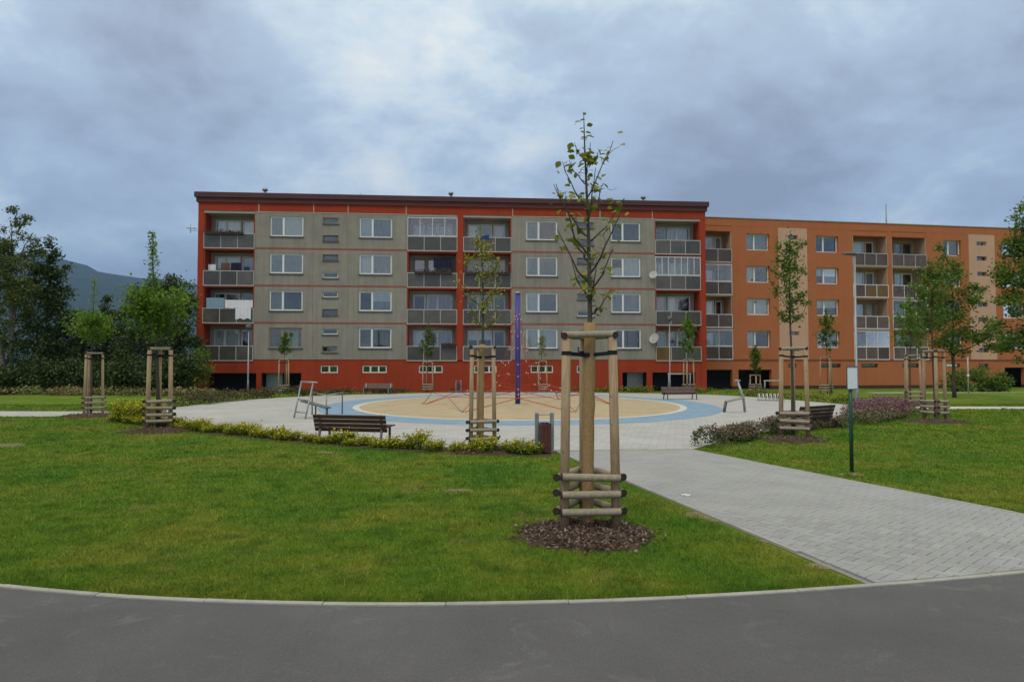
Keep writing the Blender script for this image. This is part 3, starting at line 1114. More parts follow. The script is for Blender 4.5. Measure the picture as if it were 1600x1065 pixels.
for s in range(4):
    zf, zt = ZL[s], ZL[s+1]
    for pi, (pa, pb, kd, wa, wb) in enumerate(PANELS):
        x0, x1 = u(pa)+0.012, u(pb)-0.012
        if kd == 'w':
            holes = [(u(wa), u(wb), z(zf+0.93), z(zf+2.44))]
        else:
            holes = [(u(wa), u(wb), z(zf+0.62), z(zf+1.06)), (u(wa), u(wb), z(zf+1.96), z(zf+2.40))]
        me = wall_mesh(x0, x1, z(zf+0.065), z(zt-0.065), 0, 0.28, holes)
        link('wall_panel', me, M['concrete'], H1.o)
        for h in holes:
            if kd == 'w':
                window(H1, H1.o, h[0]+.003, h[1]-.003, h[2]+.003, h[3]-.003, 0.07, (0.40,), 'oldwood' if (pi, s) in OLD else 'upvc', WC.get((pi, s)))
            else:
                window(H1, H1.o, h[0]+.003, h[1]-.003, h[2]+.003, h[3]-.003, 0.10, (), rw.choice(['oldwood', 'upvc', 'metal_dark']), None, 'sill', 'window', 0.05, 0.10)
    for pa, pb in ((397, 636), (799, 1024)):
        if s > 0:
            H1.box('joint_strip', u(pa), u(pb), -0.008, 0.2, z(zf-0.055), z(zf+0.055), M['strip_red'])
        else:
            H1.box('joint_strip', u(pa), u(pb), 0.03, 0.2, z(zf-0.05), z(zf+0.06), M['red'])
        for pj in [p for p in (pa+0.4, 489, 543, 886, 938, pb-0.4) if pa < p < pb]:
            H1.box('joint_filler', u(pj)-0.011, u(pj)+0.011, 0.02, 0.2, z(zf+0.066), z(zt-0.066), M['strip'])
for pa, pb in ((397, 636), (799, 1024)):
    H1.box('joint_strip', u(pa), u(pb), -0.022, 0.2, z(13.19), z(13.251), M['strip'])
for pj in (403, 489, 543, 634, 801, 886, 938, 1020):
    H1.box('joint_strip', u(pj)-0.035, u(pj)+0.035, -0.024, -0.0125, z(13.254), z(13.876), M['strip'])
LOG1 = [(317, 397, False), (636, 714.5, True), (723.5, 799, False), (1024, 1095, True)]
for li, (pa, pb, mir) in enumerate(LOG1):
    for s in range(4):
        glz = 4 if (li, s) == (1, 3) else (7 if (li, s) == (3, 2) else None)
        loggia(H1, u(pa)+0.004, u(pb)-0.004, z(ZL[s]), z(ZL[s+1])-0.17, mirror=mir, glazed=glz, wall='log_wall', panel='panel',
               gold=(0,) if (li, s) == (3, 0) else ())
    H1.box('loggia_ceiling', u(pa)+0.002, u(pb)-0.002, 0.02, 1.5, z(13.085), z(13.249), M['log_wall'])
# plinth with cellar windows and the two open passages
ph = [(u(326), u(402), -0.01, z(1.08)), (u(410), u(472), -0.01, z(1.08)), (u(972), u(1010), -0.01, z(1.10)), (u(1018.5), u(1086), -0.01, z(1.10))]
bw_ = [(502, 529, (0.5,)), (567, 605, (.33, .67)), (655, 692, (.33, .67)), (741, 776, (.33, .67)), (829, 864, (.33, .67)), (901, 929, (.5,))]
ch = [(u(a), u(b), z(1.08), z(1.64)) for a, b, _ in bw_]
me = wall_mesh(u(317)+.001, u(1095)-.001, 0, z(1.975), 0.03, 0.33, ph + ch)
link('plinth_wall', me, M['red'], H1.o)
for h, (_, _, sp) in zip(ch, bw_):
    window(H1, H1.o, h[0]+.003, h[1]-.003, h[2]+.003, h[3]-.003, 0.08, sp, 'upvc', None, None, 'cellar_window', 0.06)
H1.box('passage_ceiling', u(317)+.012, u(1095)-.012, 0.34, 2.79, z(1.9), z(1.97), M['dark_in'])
H1.box('cellar_door', u(412), u(438), 1.0, 1.06, 0, z(1.06), M['metal'])
H1.box('cellar_door', u(984), u(1009), 1.0, 1.06, 0, z(1.08), M['metal'])
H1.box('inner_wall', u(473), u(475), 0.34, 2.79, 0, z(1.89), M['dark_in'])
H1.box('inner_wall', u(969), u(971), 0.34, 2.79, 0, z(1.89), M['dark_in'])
mb = MB()
mb.box(-0.35, -0.05, -0.6, -0.2, 0, z(0.95))
H1.part('pier', mb, M['red'])
# satellite dishes and the wall aerial
def dish(px, zz, r=0.45, rot=0.5):
    mb = MB()
    n = 20
    c = Vector((u(px), -0.35, z(zz)))
    d_ = Vector((-math.sin(rot), -math.cos(rot), 0.35)).normalized()
    s_ = d_.cross(Vector((0, 0, 1))).normalized(); t_ = s_.cross(d_)
    for a in range(5):
        for k in range(n):
            pts = []
            for rr_, aa in ((a, k), (a+1, k), (a+1, k+1), (a, k+1)):
                q = rr_ / 5 * r; th_ = 2*math.pi*aa/n
                pts.append(c + s_*q*math.cos(th_) + t_*q*math.sin(th_) + d_*(q*q*0.35))
            mb.poly(pts, True)
    o = mb.build('satellite_dish', M['rail'], H1.o)
    ar = MB(); ar.tube([c, c + Vector((0, 0.36, -0.1))], 0.025, 6).tube([c - t_*r, c + d_*r*0.9], 0.012, 6)
    ar.build('arm', M['metal'], o)


dish(1019, 8.75, 0.32); dish(1020, 3.75, 0.42, 0.9)
mb = MB()
mb.tube([(0.0, -0.1, z(11.7)), (-0.55, -0.1, z(11.7))], 0.02, 6).tube([(-0.5, -0.1, z(11.5)), (-0.5, -0.1, z(12.2))], 0.02, 6)
for k in range(4):
    mb.tube([(-0.85, -0.1 + .12*k, z(11.9)), (-0.15, -0.1 + .12*k, z(11.9))], 0.01, 5)
H1.part('aerial', mb, M['metal'])

# ---------------------------------------------------------------- orange block
H2 = House('apartment_building', 'orange four storey block with cream vertical stripes and flat roof', 1105, 58.0, 1560, 62.6, -0.42, 1086)
u, z = H2.u, H2.z
Z2 = [2.12, 4.92, 7.72, 10.52, 13.32]
ZP = 14.3
E2 = u(1700)
BAYS = [(1086, 1100, None, 0, 0, 'orange'), (1144, 1217, 'w', 1167, 1203, 'orange'), (1217, 1262, 'v', 1232, 1247.5, 'cream'), (1262, 1333, 'w', 1276, 1311, 'orange'),
        (1449, 1515, 'w', 1475, 1503, 'orange'), (1515, 1555.5, 'v', 1527.5, 1543, 'cream'), (1555.5, 1640, 'w', 1567, 1601, 'orange'), (1690, 1700, None, 0, 0, 'orange')]
for pa, pb, kd, wa, wb, mt in BAYS:
    holes = []
    for s in range(4):
        if kd == 'w':
            holes.append((u(wa), u(wb), z(Z2[s]+1.06), z(Z2[s]+2.5)))
        elif kd == 'v':
            holes += [(u(wa), u(wb), z(Z2[s]+0.72), z(Z2[s]+1.10)), (u(wa), u(wb), z(Z2[s]+2.1), z(Z2[s]+2.48))]
    me = wall_mesh(u(pa)+.002, u(pb)-.002, z(2.18), z(13.62), 0 if mt == 'orange' else -0.006, 0.45, holes)
    link('wall', me, M[mt], H2.o)
    for i, h in enumerate(holes):
        if kd == 'w':
            window(H2, H2.o, h[0]+.003, h[1]-.003, h[2]+.003, h[3]-.003, 0.24, (0.38,), 'upvc', rw.choice(CURT), 'rail_white', 'window', 0.07, 0.05)
        else:
            window(H2, H2.o, h[0]+.003, h[1]-.003, h[2]+.003, h[3]-.003, 0.24, (), rw.choice(['metal_dark', 'oldwood', 'upvc']), None, None, 'window', 0.045)
H2.box('parapet', 0, E2, -0.008, 0.4, z(13.622), z(ZP), M['orange'])
H2.box('coping', -0.04, E2+0.04, -0.07, 0.5, z(ZP)+.002, z(ZP)+0.07, M['rail'])
H2.box('roof', 0, E2, 0.41, DEP, z(13.9), z(14.1), M['metal_dark'])
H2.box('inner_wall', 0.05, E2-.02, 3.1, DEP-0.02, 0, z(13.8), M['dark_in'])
H2.box('end_wall', -0.25, 0, 0, DEP, 0, z(ZP), M['orange'])
H2.box('pillar', u(1388), u(1394), -0.01, 1.6, z(2.18), z(13.62), M['orange'])
H2.box('string_course', 0, E2, -0.02, 0.3, z(2.06), z(2.178), simple('brown_string_course', (0.22, 0.075, 0.035), 0.85, 0.1, 2.0))
LOG2 = [(1100, 1144, 2, False), (1333, 1388, 3, False), (1394, 1449, 3, True), (1640, 1690, 3, False)]
for li, (pa, pb, npn, mir) in enumerate(LOG2):
    for s in range(4):
        gl = 2 if (li, s) in ((0, 0), (0, 2)) else (3 if (li, s) in ((1, 0), (2, 1)) else None)
        loggia(H2, u(pa)+0.004, u(pb)-0.004, z(Z2[s]) + (0.07 if s == 0 else 0), z(Z2[s+1])-0.17, wall='log_tan', side='log_tan', slab='cream', rail='rail_white' if s < 3 else 'rail',
               panel='panel_brown', npan=npn, mirror=mir, glazed=gl, gold=(1, 2) if (li, s) == (1, 2) else ())
    H2.box('loggia_ceiling', u(pa)+0.002, u(pb)-0.002, 0.02, 1.5, z(13.152), z(13.619), M['orange'])
ph = [(u(1100), u(1143), -0.01, z(1.28)), (u(1152.5), u(1204), -0.01, z(1.28)), (u(1567), u(1598), -0.01, z(1.45))]
cw = [(1230, 1243), (1281, 1312), (1344, 1370), (1408, 1435), (1477, 1498), (1527, 1542)]
ch = [(u(a), u(b), z(1.44), z(1.80)) for a, b in cw]
me = wall_mesh(0.001, E2-.001, 0.32, z(2.059), 0.02, 0.42, [(h[0], h[1], 0.31, h[3]) for h in ph] + ch)
link('plinth_wall', me, M['orange'], H2.o)
me = wall_mesh(0.001, E2-.001, 0, 0.318, 0.04, 0.42, [(h[0], h[1], -0.01, 0.33) for h in ph])
link('plinth_base', me, simple('dark_plinth', (0.07, 0.035, 0.028), 0.9, 0.2, 2.0), H2.o)
for h in ch:
    window(H2, H2.o, h[0]+.003, h[1]-.003, h[2]+.003, h[3]-.003, 0.2, (), 'metal_dark', None, None, 'cellar_window', 0.05)
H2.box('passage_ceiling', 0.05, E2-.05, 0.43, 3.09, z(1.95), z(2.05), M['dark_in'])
mb = MB(); xx = u(1448)
mb.tube([(xx, 5, z(14.1)), (xx, 5, z(17.4))], 0.06, 6)
H2.part('roof_aerial', mb, M['metal'])

# ---------------------------------------------------------------- things on the balconies
def H1pt(px, y, zz):
    return H1.A.x + H1.e.x * H1.u(px) - H1.e.y * y, H1.A.y + H1.e.y * H1.u(px) + H1.e.x * y, zz + 0.27


def cloth(name, label, px0, px1, z0, z1, y, mat, seed, group=None):
    rr_ = random.Random(seed)
    L = H1.u(px1) - H1.u(px0)
    n = 16
    mb = MB()
    prev = None
    for k in range(n + 1):
        x = L * k / n
        dy = 0.03 * math.sin(k * 1.7 + seed) + rr_.uniform(-.012, .012)
        bot = (z0 - z1) + 0.05 * math.sin(k * 0.8 + seed)
        cur = [(x, dy*0.2, 0), (x, dy*0.8, bot*0.5), (x, dy, bot)]
        cur += [(c[0], c[1] + 0.012, c[2]) for c in reversed(cur)]
        if prev:
            for i in range(6):
                j = (i + 1) % 6
                mb.poly([prev[i], cur[i], cur[j], prev[j]], True)
        prev = cur
    o = mb.build(name, mat)
    o.location = H1pt(px0, y, z1)
    o.rotation_euler = (0, 0, H1.rot)
    tag(o, label, 'laundry', group)


cloth('towel', 'pale blue towel hung above a balcony rail beside white washing', 322, 350, 5.85, 6.70, 0.06, M['cloth_blue'], 1)
cloth('bed_sheet', 'wide white bed sheet drying above the rail of a corner balcony', 351, 395, 5.96, 6.55, 0.06, M['cloth_white'], 2)
cloth('bed_sheet', 'short white sheet hanging in front of corner balcony panels', 369, 393, 5.12, 5.98, -0.09, M['cloth_white'], 4)
cloth('shirt', 'navy washing on a line in corner balcony one below the top', 358, 374, 8.72, 9.40, 0.35, M['cloth_navy'], 5)
cloth('blanket', 'brown blanket on a line beside navy washing', 342, 356.5, 8.68, 9.38, 0.35, M['cloth_brown'], 8)
cloth('pillowcase', 'small white cloth hanging at the end wall of a corner balcony', 322, 334, 8.6, 9.25, 0.35, M['cloth_white'], 9)
cloth('jacket', 'dark navy clothes hanging in balcony left of the red divider', 677, 706, 9.15, 9.95, 0.3, M['cloth_navy'], 7)
cloth('shirt', 'small bright blue cloth on top balcony rail right of the red divider', 752, 764, 11.42, 11.72, -0.07, simple('bright_blue_laundry', (0.02, 0.06, 0.30), 0.9), 11)


def flower_box(px0, px1, zz, seed, label):
    rg_ = np.random.default_rng(seed)
    L = H1.u(px1) - H1.u(px0)
    o = empty('flower_box', H1pt(px0, -0.18, zz), H1.rot)
    tag(o, label, 'flower box', 'flower boxes on the balcony rails')
    mb = MB(); mb.box(0, L, -0.09, 0.09, -0.16, 0.02); mb.build('trough', M['planter'], o)
    P = np.stack([rg_.uniform(0, L, 220), rg_.uniform(-.14, .1, 220), rg_.uniform(0.0, .22, 220) - 0.05], 1)
    V, Fc, rn = leaf_arrays(P, 0.11, rg_)
    f = big_mesh('plants', V, Fc, rn, M['balcony_flowers'], o); tag(f, kind='stuff')


M['balcony_flowers'] = multi_ramp_leafy('geranium_flowers', [(0.0, (0.03, 0.06, 0.015)), (0.55, (0.06, 0.09, 0.02)), (0.62, (0.22, 0.03, 0.03)), (1.0, (0.30, 0.04, 0.05))])
flower_box(648, 706, ZL[2] + 1.14, 1, 'flower box of red geraniums on rail left of the red divider')
flower_box(726, 797, ZL[2] + 1.14, 2, 'flower box of red geraniums on rail right of the red divider')
flower_box(320, 380, ZL[3] + 1.14, 3, 'flower box with dark red flowers on top corner balcony')
flower_box(690, 713, ZL[0] + 1.14, 4, 'short flower box on lowest balcony beside the red divider')

# ================================================================== trees
def curve_pts(p0, p1, sag, rg, n=6, wob=0.03):
    p0, p1 = np.array(p0, float), np.array(p1, float)
    L = np.linalg.norm(p1 - p0)
    out = []
    for k in range(n + 1):
        t = k / n
        q = p0 + (p1 - p0) * t
        q[2] += sag * L * math.sin(math.pi * t)
        if 0 < k < n:
            q += rg.normal(size=3) * wob * L
        out.append(q)
    return out


TREE_GROUP = 'young staked trees'


def young_tree(px, py, label, H, cz, prof, nb, nleaf, lsize, mat, seed, spread=0.9, r0=0.045, wrap=False, lean=(0, 0), single=False, xyz=None, bark='bark', top_leaf=0.35, kind='young_tree', group=TREE_GROUP, twig=0.35, bmax=0.80):
    """prof: function of t (0 bottom of crown .. 1 top) -> branch reach in metres"""
    rg = np.random.default_rng(seed)
    if xyz is None:
        p = G(px, py); xyz = (p.x, p.y, gz(p.y))
        H, cz, r0, wrap, pf = H*K, cz*K, r0*K, wrap*K, prof
        prof = lambda t: pf(t)*K
    root = empty(kind, xyz, 0)
    tag(root, label, 'tree', group)
    tp = []
    n = 14
    for k in range(n + 1):
        t = k / n
        w = 0.012 * H * math.sin(t * 5 + seed) * t
        tp.append(np.array([lean[0]*t*t + w, lean[1]*t*t + 0.6*w*math.cos(seed), H*t - (0.05 if k == 0 else 0)]))
    rad = [r0 * (1 - t/n) ** 0.85 + 0.004 for t in range(n + 1)]
    mb = MB(); mb.tube(tp, rad, 9)
    mb.build('trunk', M[bark], root)
    if wrap:
        wb = MB()
        m = 15
        pts, rds = [], []
        for k in range(m + 1):
            zz = wrap * k / m
            t = zz / H
            i = min(int(t * n), n - 1); f = t*n - i
            c = tp[i]*(1-f) + tp[i+1]*f
            pts.append(c); rds.append(r0*1.45 + 0.004*math.sin(k*2.3) + 0.005*(k % 2))
        wb.tube(pts, rds, 12)
        wb.build('jute_wrap', M['jute'], root)

    def trunk_at(zz):
        t = min(max(zz / H, 0), 0.999) * n
        i = int(t); f = t - i
        return tp[i]*(1-f) + tp[i+1]*f
    br = MB()
    LP = []
    for b in range(nb):
        t = (b + rg.uniform(0.1, 0.9)) / nb
        t = t ** 1.1
        z0 = cz + (H - cz) * t * bmax
        a = b * 2.4 + rg.uniform(-0.5, 0.5)
        reach = prof(t) * rg.uniform(0.75, 1.15)
        rise = reach * rg.uniform(0.8, 1.5) * spread
        p0 = trunk_at(z0)
        p1 = p0 + np.array([math.cos(a)*reach, math.sin(a)*reach, rise])
        if p1[2] > H * 0.99:
            p1[2] = H * 0.99
        pts = curve_pts(p0, p1, -0.10, rg, 6, 0.02)
        rb_ = max(0.004, r0 * 0.35 * (1 - 0.7*t))
        br.tube(pts, [rb_*(1-0.8*k/6) + 0.002 for k in range(7)], 5, False)
        for k in range(2, 7):
            LP.append((pts[k], 0.05 + 0.02*k))
        for tw in range(rg.integers(3, 6)):
            k = rg.integers(1, 6)
            q0 = pts[k]
            dirn = rg.normal(size=3); dirn[2] = abs(dirn[2])*0.8 + 0.2
            dirn += (p1 - p0) / max(np.linalg.norm(p1 - p0), 1e-6) * 0.9
            dirn /= np.linalg.norm(dirn)
            q1 = q0 + dirn * reach * twig * rg.uniform(0.6, 1.3)
            br.tube([q0, (q0+q1)/2 + rg.normal(size=3)*0.01, q1], [0.004, 0.003, 0.002], 4, False)
            for f in (0.35, 0.6, 0.8, 1.0):
                LP.append((q0*(1-f) + q1*f, 0.05))
    ntop = int(nb * 5 * top_leaf)
    for k in range(ntop):
        f = k / max(ntop, 1)
        LP.append((trunk_at(H*(0.72 + 0.28*f)), 0.05 + 0.05*(1-f)))
    br.build('branches', M[bark], root)
    C = np.array([c for c, _ in LP]); Rr = np.array([r for _, r in LP])
    if single:
        # leaves one can pick apart: one object each
        me = None
        lm = []
        for v in range(3):
            mb = MB()
            s = 0.30 + 0.04*v
            mb.poly([(0, 0, 0), (-s*.8, .28, .06), (-s, .55, .05), (0, .55, -.02)], True)
            mb.poly([(-s, .55, .05), (-s*.55, .85, 0), (0, 1.05, -.10), (0, .55, -.02)], True)
            mb.poly([(0, .55, -.02), (s, .55, .05), (s*.8, .28, .06), (0, 0, 0)], True)
            mb.poly([(0, .55, -.02), (0, 1.05, -.10), (s*.55, .85, 0), (s, .55, .05)], True)
            me = bpy.data.meshes.new('leaf'); me.from_pydata(mb.v, [], mb.f); me.materials.append(M[mat]); me.update()
            lm.append(me)
        perm = rg.permutation(len(C))
        for k in range(nleaf):
            i = perm[k % len(C)]
            p = C[i] + rg.normal(size=3) * Rr[i] * 0.5
            o = link('leaf', lm[k % 3], None, root)
            o.location = p
            o.scale = (lsize * rg.uniform(0.7, 1.25),) * 3
            o.rotation_euler = (rg.uniform(-0.9, 0.4), rg.uniform(-0.7, 0.7), rg.uniform(0, 6.28))
    else:
        idx = rg.integers(len(C), size=nleaf)
        P = C[idx] + rg.normal(size=(nleaf, 3)) * Rr[idx][:, None]
        V, Fc, rn = leaf_arrays(P, lsize, rg, 0.5)
        o = big_mesh('crown', V, Fc, rn, M[mat], root); tag(o, kind='stuff')
    return root


def tree_support(px, py, label, H=2.0, side=0.55, rot=0.0, posts=3, rails=3, seed=0, xyz=None, r=0.042, pitch=0.17, first=0.22):
    """round posts in a triangle, half-log rails low down, head rails and a rubber strap"""
    rg = random.Random(seed)
    if xyz is None:
        p = G(px, py); xyz = (p.x, p.y, gz(p.y))
        H, side, r, pitch, first = H*K, side*K, r*K, pitch*K, first*K
    root = empty('tree_support', xyz, rot)
    tag(root, label, 'tree stake', 'timber tree supports')
    R_ = side / math.sqrt(3) if posts == 3 else side / 2
    A = [(-math.pi/2 + math.pi/3 * (1 if posts == 3 else 0)) + 2*math.pi*k/posts for k in range(posts)]
    if posts == 3:
        A = [R(210), R(330), R(90)]
    if posts == 2:
        A = [math.pi, 0]
    PP = []
    for a in A:
        bx, by = R_*1.06*math.cos(a), R_*1.06*math.sin(a)
        tx, ty = R_*0.94*math.cos(a), R_*0.94*math.sin(a)
        h = H - 0.05 + rg.uniform(-.01, .01)
        mb = MB()
        mb.tube([(bx, by, -0.06), ((bx+tx)/2, (by+ty)/2, h/2), (tx, ty, h)], [r*1.04, r, r*0.97], 12)
        mb.build('post', M['pole'], root)
        PP.append((bx, by, tx, ty, h))

    def log(i, j, zz, rr, over=0.055, out=0.0, half=False):
        f = zz / H
        a = Vector((PP[i][0]*(1-f)+PP[i][2]*f, PP[i][1]*(1-f)+PP[i][3]*f, zz + rg.uniform(-.012, .012)))
        b = Vector((PP[j][0]*(1-f)+PP[j][2]*f, PP[j][1]*(1-f)+PP[j][3]*f, zz + rg.uniform(-.012, .012)))
        mid = (a + b) / 2; o_ = Vector((mid.x, mid.y, 0)); o_ = o_.normalized() * out if o_.length > 1e-5 else Vector((0, -out, 0))
        d = (b - a).normalized()
        a, b = a + o_ - d*over, b + o_ + d*over
        mb = MB(); mb.tube([a, a + (b-a)*0.5, b], [rr, rr*1.02, rr*0.98], 10, False)
        lg = mb.build('rail', M['rail_log'], root)
        for p_, q_ in ((a, d), (b, -d)):
            e = MB(); e.tube([p_ - q_*0.002, p_ + q_*0.012], rr*1.03, 10)
            e.build('cut_end', M['log_end'], lg)
    pairs = [(0, 1), (1, 2), (2, 0)] if posts == 3 else [(0, 1)]
    for (i, j) in pairs:
        for k in range(rails):
            log(i, j, first + k*pitch, r*0.82, 0.05, r*1.55)
    for (i, j) in pairs:
        log(i, j, H - 0.015, r*0.72, 0.06, 0.0 if posts == 3 else 0)
    mb = MB()
    zs = H - 0.22
    for k in range(posts):
        a = Vector((PP[k][2], PP[k][3], zs + rg.uniform(-.02, .02)))
        d = a.copy(); d.z = 0; d.normalize()
        c = Vector((d.x*0.055, d.y*0.055, zs - 0.03))
        mb.obox(a + d*r, c, 0.008, 0.045)
        mb.tube([a + Vector((0, 0, -.024)), a + Vector((0, 0, .024))], r + 0.004, 12, False)
    mb.tube([(0, 0, zs - .055), (0, 0, zs - .005)], 0.062, 12, False)
    mb.build('strap', M['strap'], root)
    return root


def mulch(px, py, label, rx, ry, seed, n=900, h=0.09, xyz=None):
    rg = np.random.default_rng(seed)
    if xyz is None:
        p = G(px, py); xyz = (p.x, p.y, gz(p.y))
    rx, ry = rx*K, ry*K
    root = empty('mulch_bed', xyz); tag(root, label, 'mulch')
    V = []; Fc = []
    nr, na = 7, 28
    wob = [1 + 0.13*rg.normal() for _ in range(na)]
    for i in range(nr + 1):
        f = i / nr
        for k in range(na):
            a = 2*math.pi*k/na
            V.append((rx*f*wob[k]*math.cos(a), ry*f*wob[k]*math.sin(a), h*(1-f**2.2) + 0.006 + (rg.normal()*0.008 if f < 1 else -0.01)))
    for i in range(nr):
        for k in range(na):
            k2 = (k+1) % na
            Fc.append((i*na+k, (i+1)*na+k, (i+1)*na+k2, i*na+k2))
    big_mesh('mound', V, Fc, None, M['mulch_base'], root, smooth=True)
    rr_ = np.sqrt(rg.uniform(0, 1, n)) * np.where(rg.uniform(0, 1, n) < 0.12, 1.22, 1.0)
    a = rg.uniform(0, 2*math.pi, n)
    P = np.stack([rx*rr_*np.cos(a), ry*rr_*np.sin(a), np.maximum(h*(1-np.minimum(rr_, 1)**2.2), 0) + 0.014 + rg.uniform(0, .012, n)], 1)
    V, Fc, rn = leaf_arrays(P, 0.055, rg, 0.9, 1.5)
    # chips have thickness: top sheet and a lower one joined by sides
    low = V.copy(); low[:, 2] -= 0.009
    m = len(P)
    VV = np.concatenate([V, low]); F2 = [Fc, Fc[:, ::-1] + 4*m]
    for i in range(4):
        j = (i+1) % 4
        F2.append(np.stack([Fc[:, i], Fc[:, j], Fc[:, j] + 4*m, Fc[:, i] + 4*m], 1))
    o = big_mesh('bark_chips', VV, np.concatenate(F2), np.tile(rn, 6), M['mulch_chip'], root); tag(o, kind='stuff')


cone = lambda w: (lambda t: w * (1.0 - 0.75*t))
egg = lambda w: (lambda t: w * (0.55 + 1.1*t - 1.5*t*t))
vase = lambda w: (lambda t: w * (0.75 + 0.35*t - 0.9*t*t))

# the nearest tree, its leaves one by one
near_tree = young_tree(919, 826, 'tall sparse young tree with jute-wrapped trunk standing on a bark mulch circle', 4.30, 2.18, egg(0.56), 18, 300, 0.085, 'leaf_near', 12, 1.15, 0.040, wrap=2.12, lean=(0.02, 0), single=True, twig=0.34, top_leaf=0.5)
tree_support(919, 826, 'large timber support around the jute-wrapped trunk on the mulch circle', 2.0, 0.50, 0.04, seed=1, r=0.047)
mulch(914, 836, 'round bed of dark bark mulch at the foot of the jute-wrapped tree', 0.66, 0.62, 4, 1900, 0.065)
# the others round the play area
young_tree(752, 701, 'thin yellowish young tree behind the yellow shrubs beside the litter bin', 4.5, 2.3, egg(0.60), 13, 900, 0.08, 'leaf_yel', 5, 1.1, 0.036, wrap=2.1)
tree_support(752, 701, 'timber tree support among yellow shrubs between bench and litter bin', 2.05, 0.46, 0.25, seed=2)
mulch(754, 706, 'small mulch patch at the yellowish tree beside the litter bin', 0.62, 0.5, 5, 500)
young_tree(246, 670, 'bushy bright green young tree with one long shoot at the yellow shrub end', 5.2, 2.1, vase(1.12), 26, 7500, 0.095, 'leaf_bright', 8, 1.15, 0.05, lean=(-0.30, 0), top_leaf=0.22, bmax=0.34, twig=0.5)
tree_support(248, 670, 'thick timber support under the bushy bright green tree', 2.12, 0.52, 0.5, seed=3, r=0.055, rails=4)
mulch(248, 674, 'mulch patch under the bushy bright green tree', 0.85, 0.7, 6, 500)
young_tree(142, 646, 'small flat-topped young tree beside the footpath', 4.75, 2.25, vase(1.0), 18, 3600, 0.095, 'leaf_bright', 9, 0.75, 0.035, top_leaf=0.2, bmax=0.38, twig=0.5)
tree_support(143, 646, 'timber support under the small flat-topped tree by the footpath', 2.1, 0.55, 0.9, seed=4)
mulch(143, 650, 'dark mulch heap under the flat-topped tree by the footpath', 1.0, 0.8, 7, 400)
young_tree(1239, 683, 'slim yellow-green young tree beside the bench in the pink shrub bed', 4.85, 2.55, egg(0.70), 16, 2000, 0.085, 'leaf_mid', 14, 1.0, 0.035)
tree_support(1241, 683, 'timber tree support in front of the bench and pink shrubs', 2.08, 0.55, -0.35, seed=5, r=0.05)
mulch(1240, 688, 'mulch patch under the tree support in front of the bench', 0.75, 0.6, 8, 400)
young_tree(1462, 655, 'broad light green young tree beyond the purple flower bed', 5.0, 2.25, vase(1.15), 20, 4200, 0.085, 'leaf_mid', 16, 0.8, 0.04, lean=(-0.2, 0))
tree_support(1462, 655, 'pale timber support at the lawn end of the purple flower bed', 2.12, 0.55, 0.6, seed=6, r=0.05)
mulch(1464, 659, 'mulch patch at the lawn end of the purple flower bed', 0.9, 0.7, 9, 300)
young_tree(1423, 633, 'light green young tree behind the purple flower bed', 4.6, 2.2, vase(1.0), 16, 3000, 0.09, 'leaf_bright', 17, 0.8, 0.035)
tree_support(1424, 633, 'timber support rising behind the purple flower bed', 2.1, 0.6, 0.1, seed=7)
far_trees = [
    (445, 46.5, 'small young tree in front of the passage at the grey block corner', 4.3, 'leaf_mid', 0.55, 420, 21, 2.35, 0.66),
    (668, 48.9, 'small young tree in front of the cellar windows left of the red divider', 4.9, 'leaf_mid', 0.7, 600, 22, 2.2, 0.70),
    (846, 48.9, 'sparse small young tree behind the rope net against the red plinth', 4.4, 'leaf_yel', 0.55, 160, 23, 2.25, 0.66),
    (1075, 48.0, 'leafy small young tree in front of the right end balconies of the grey block', 5.7, 'leaf_bright', 0.8, 1000, 24, 2.35, 0.70),
    (1180, 49.5, 'round-headed small tree before the dark passage of the orange block', 3.4, 'leaf_mid', 0.65, 700, 25, 1.25, 0.70),
    (1292, 47.0, 'young tree before the orange wall between cream stripe and lamp post', 5.8, 'leaf_mid', 1.0, 900, 26, 2.5, 0.75),
]
for px, d, lab, H, mt, rr_, nl, sd_, sh, sw in far_trees:
    loc = (PXM(px, d), d, gz(d))
    young_tree(0, 0, lab, H, sh + 0.15, vase(rr_), 12, int(nl*2.6), 0.115, mt, sd_, 1.1, 0.03, xyz=loc, top_leaf=0.5)
    tree_support(0, 0, 'support of the ' + lab.split(' ', 1)[1] if False else 'slim timber support of the ' + ' '.join(lab.split()[:10]), sh, sw, 0.2 * sd_, seed=sd_, xyz=loc, r=0.05)


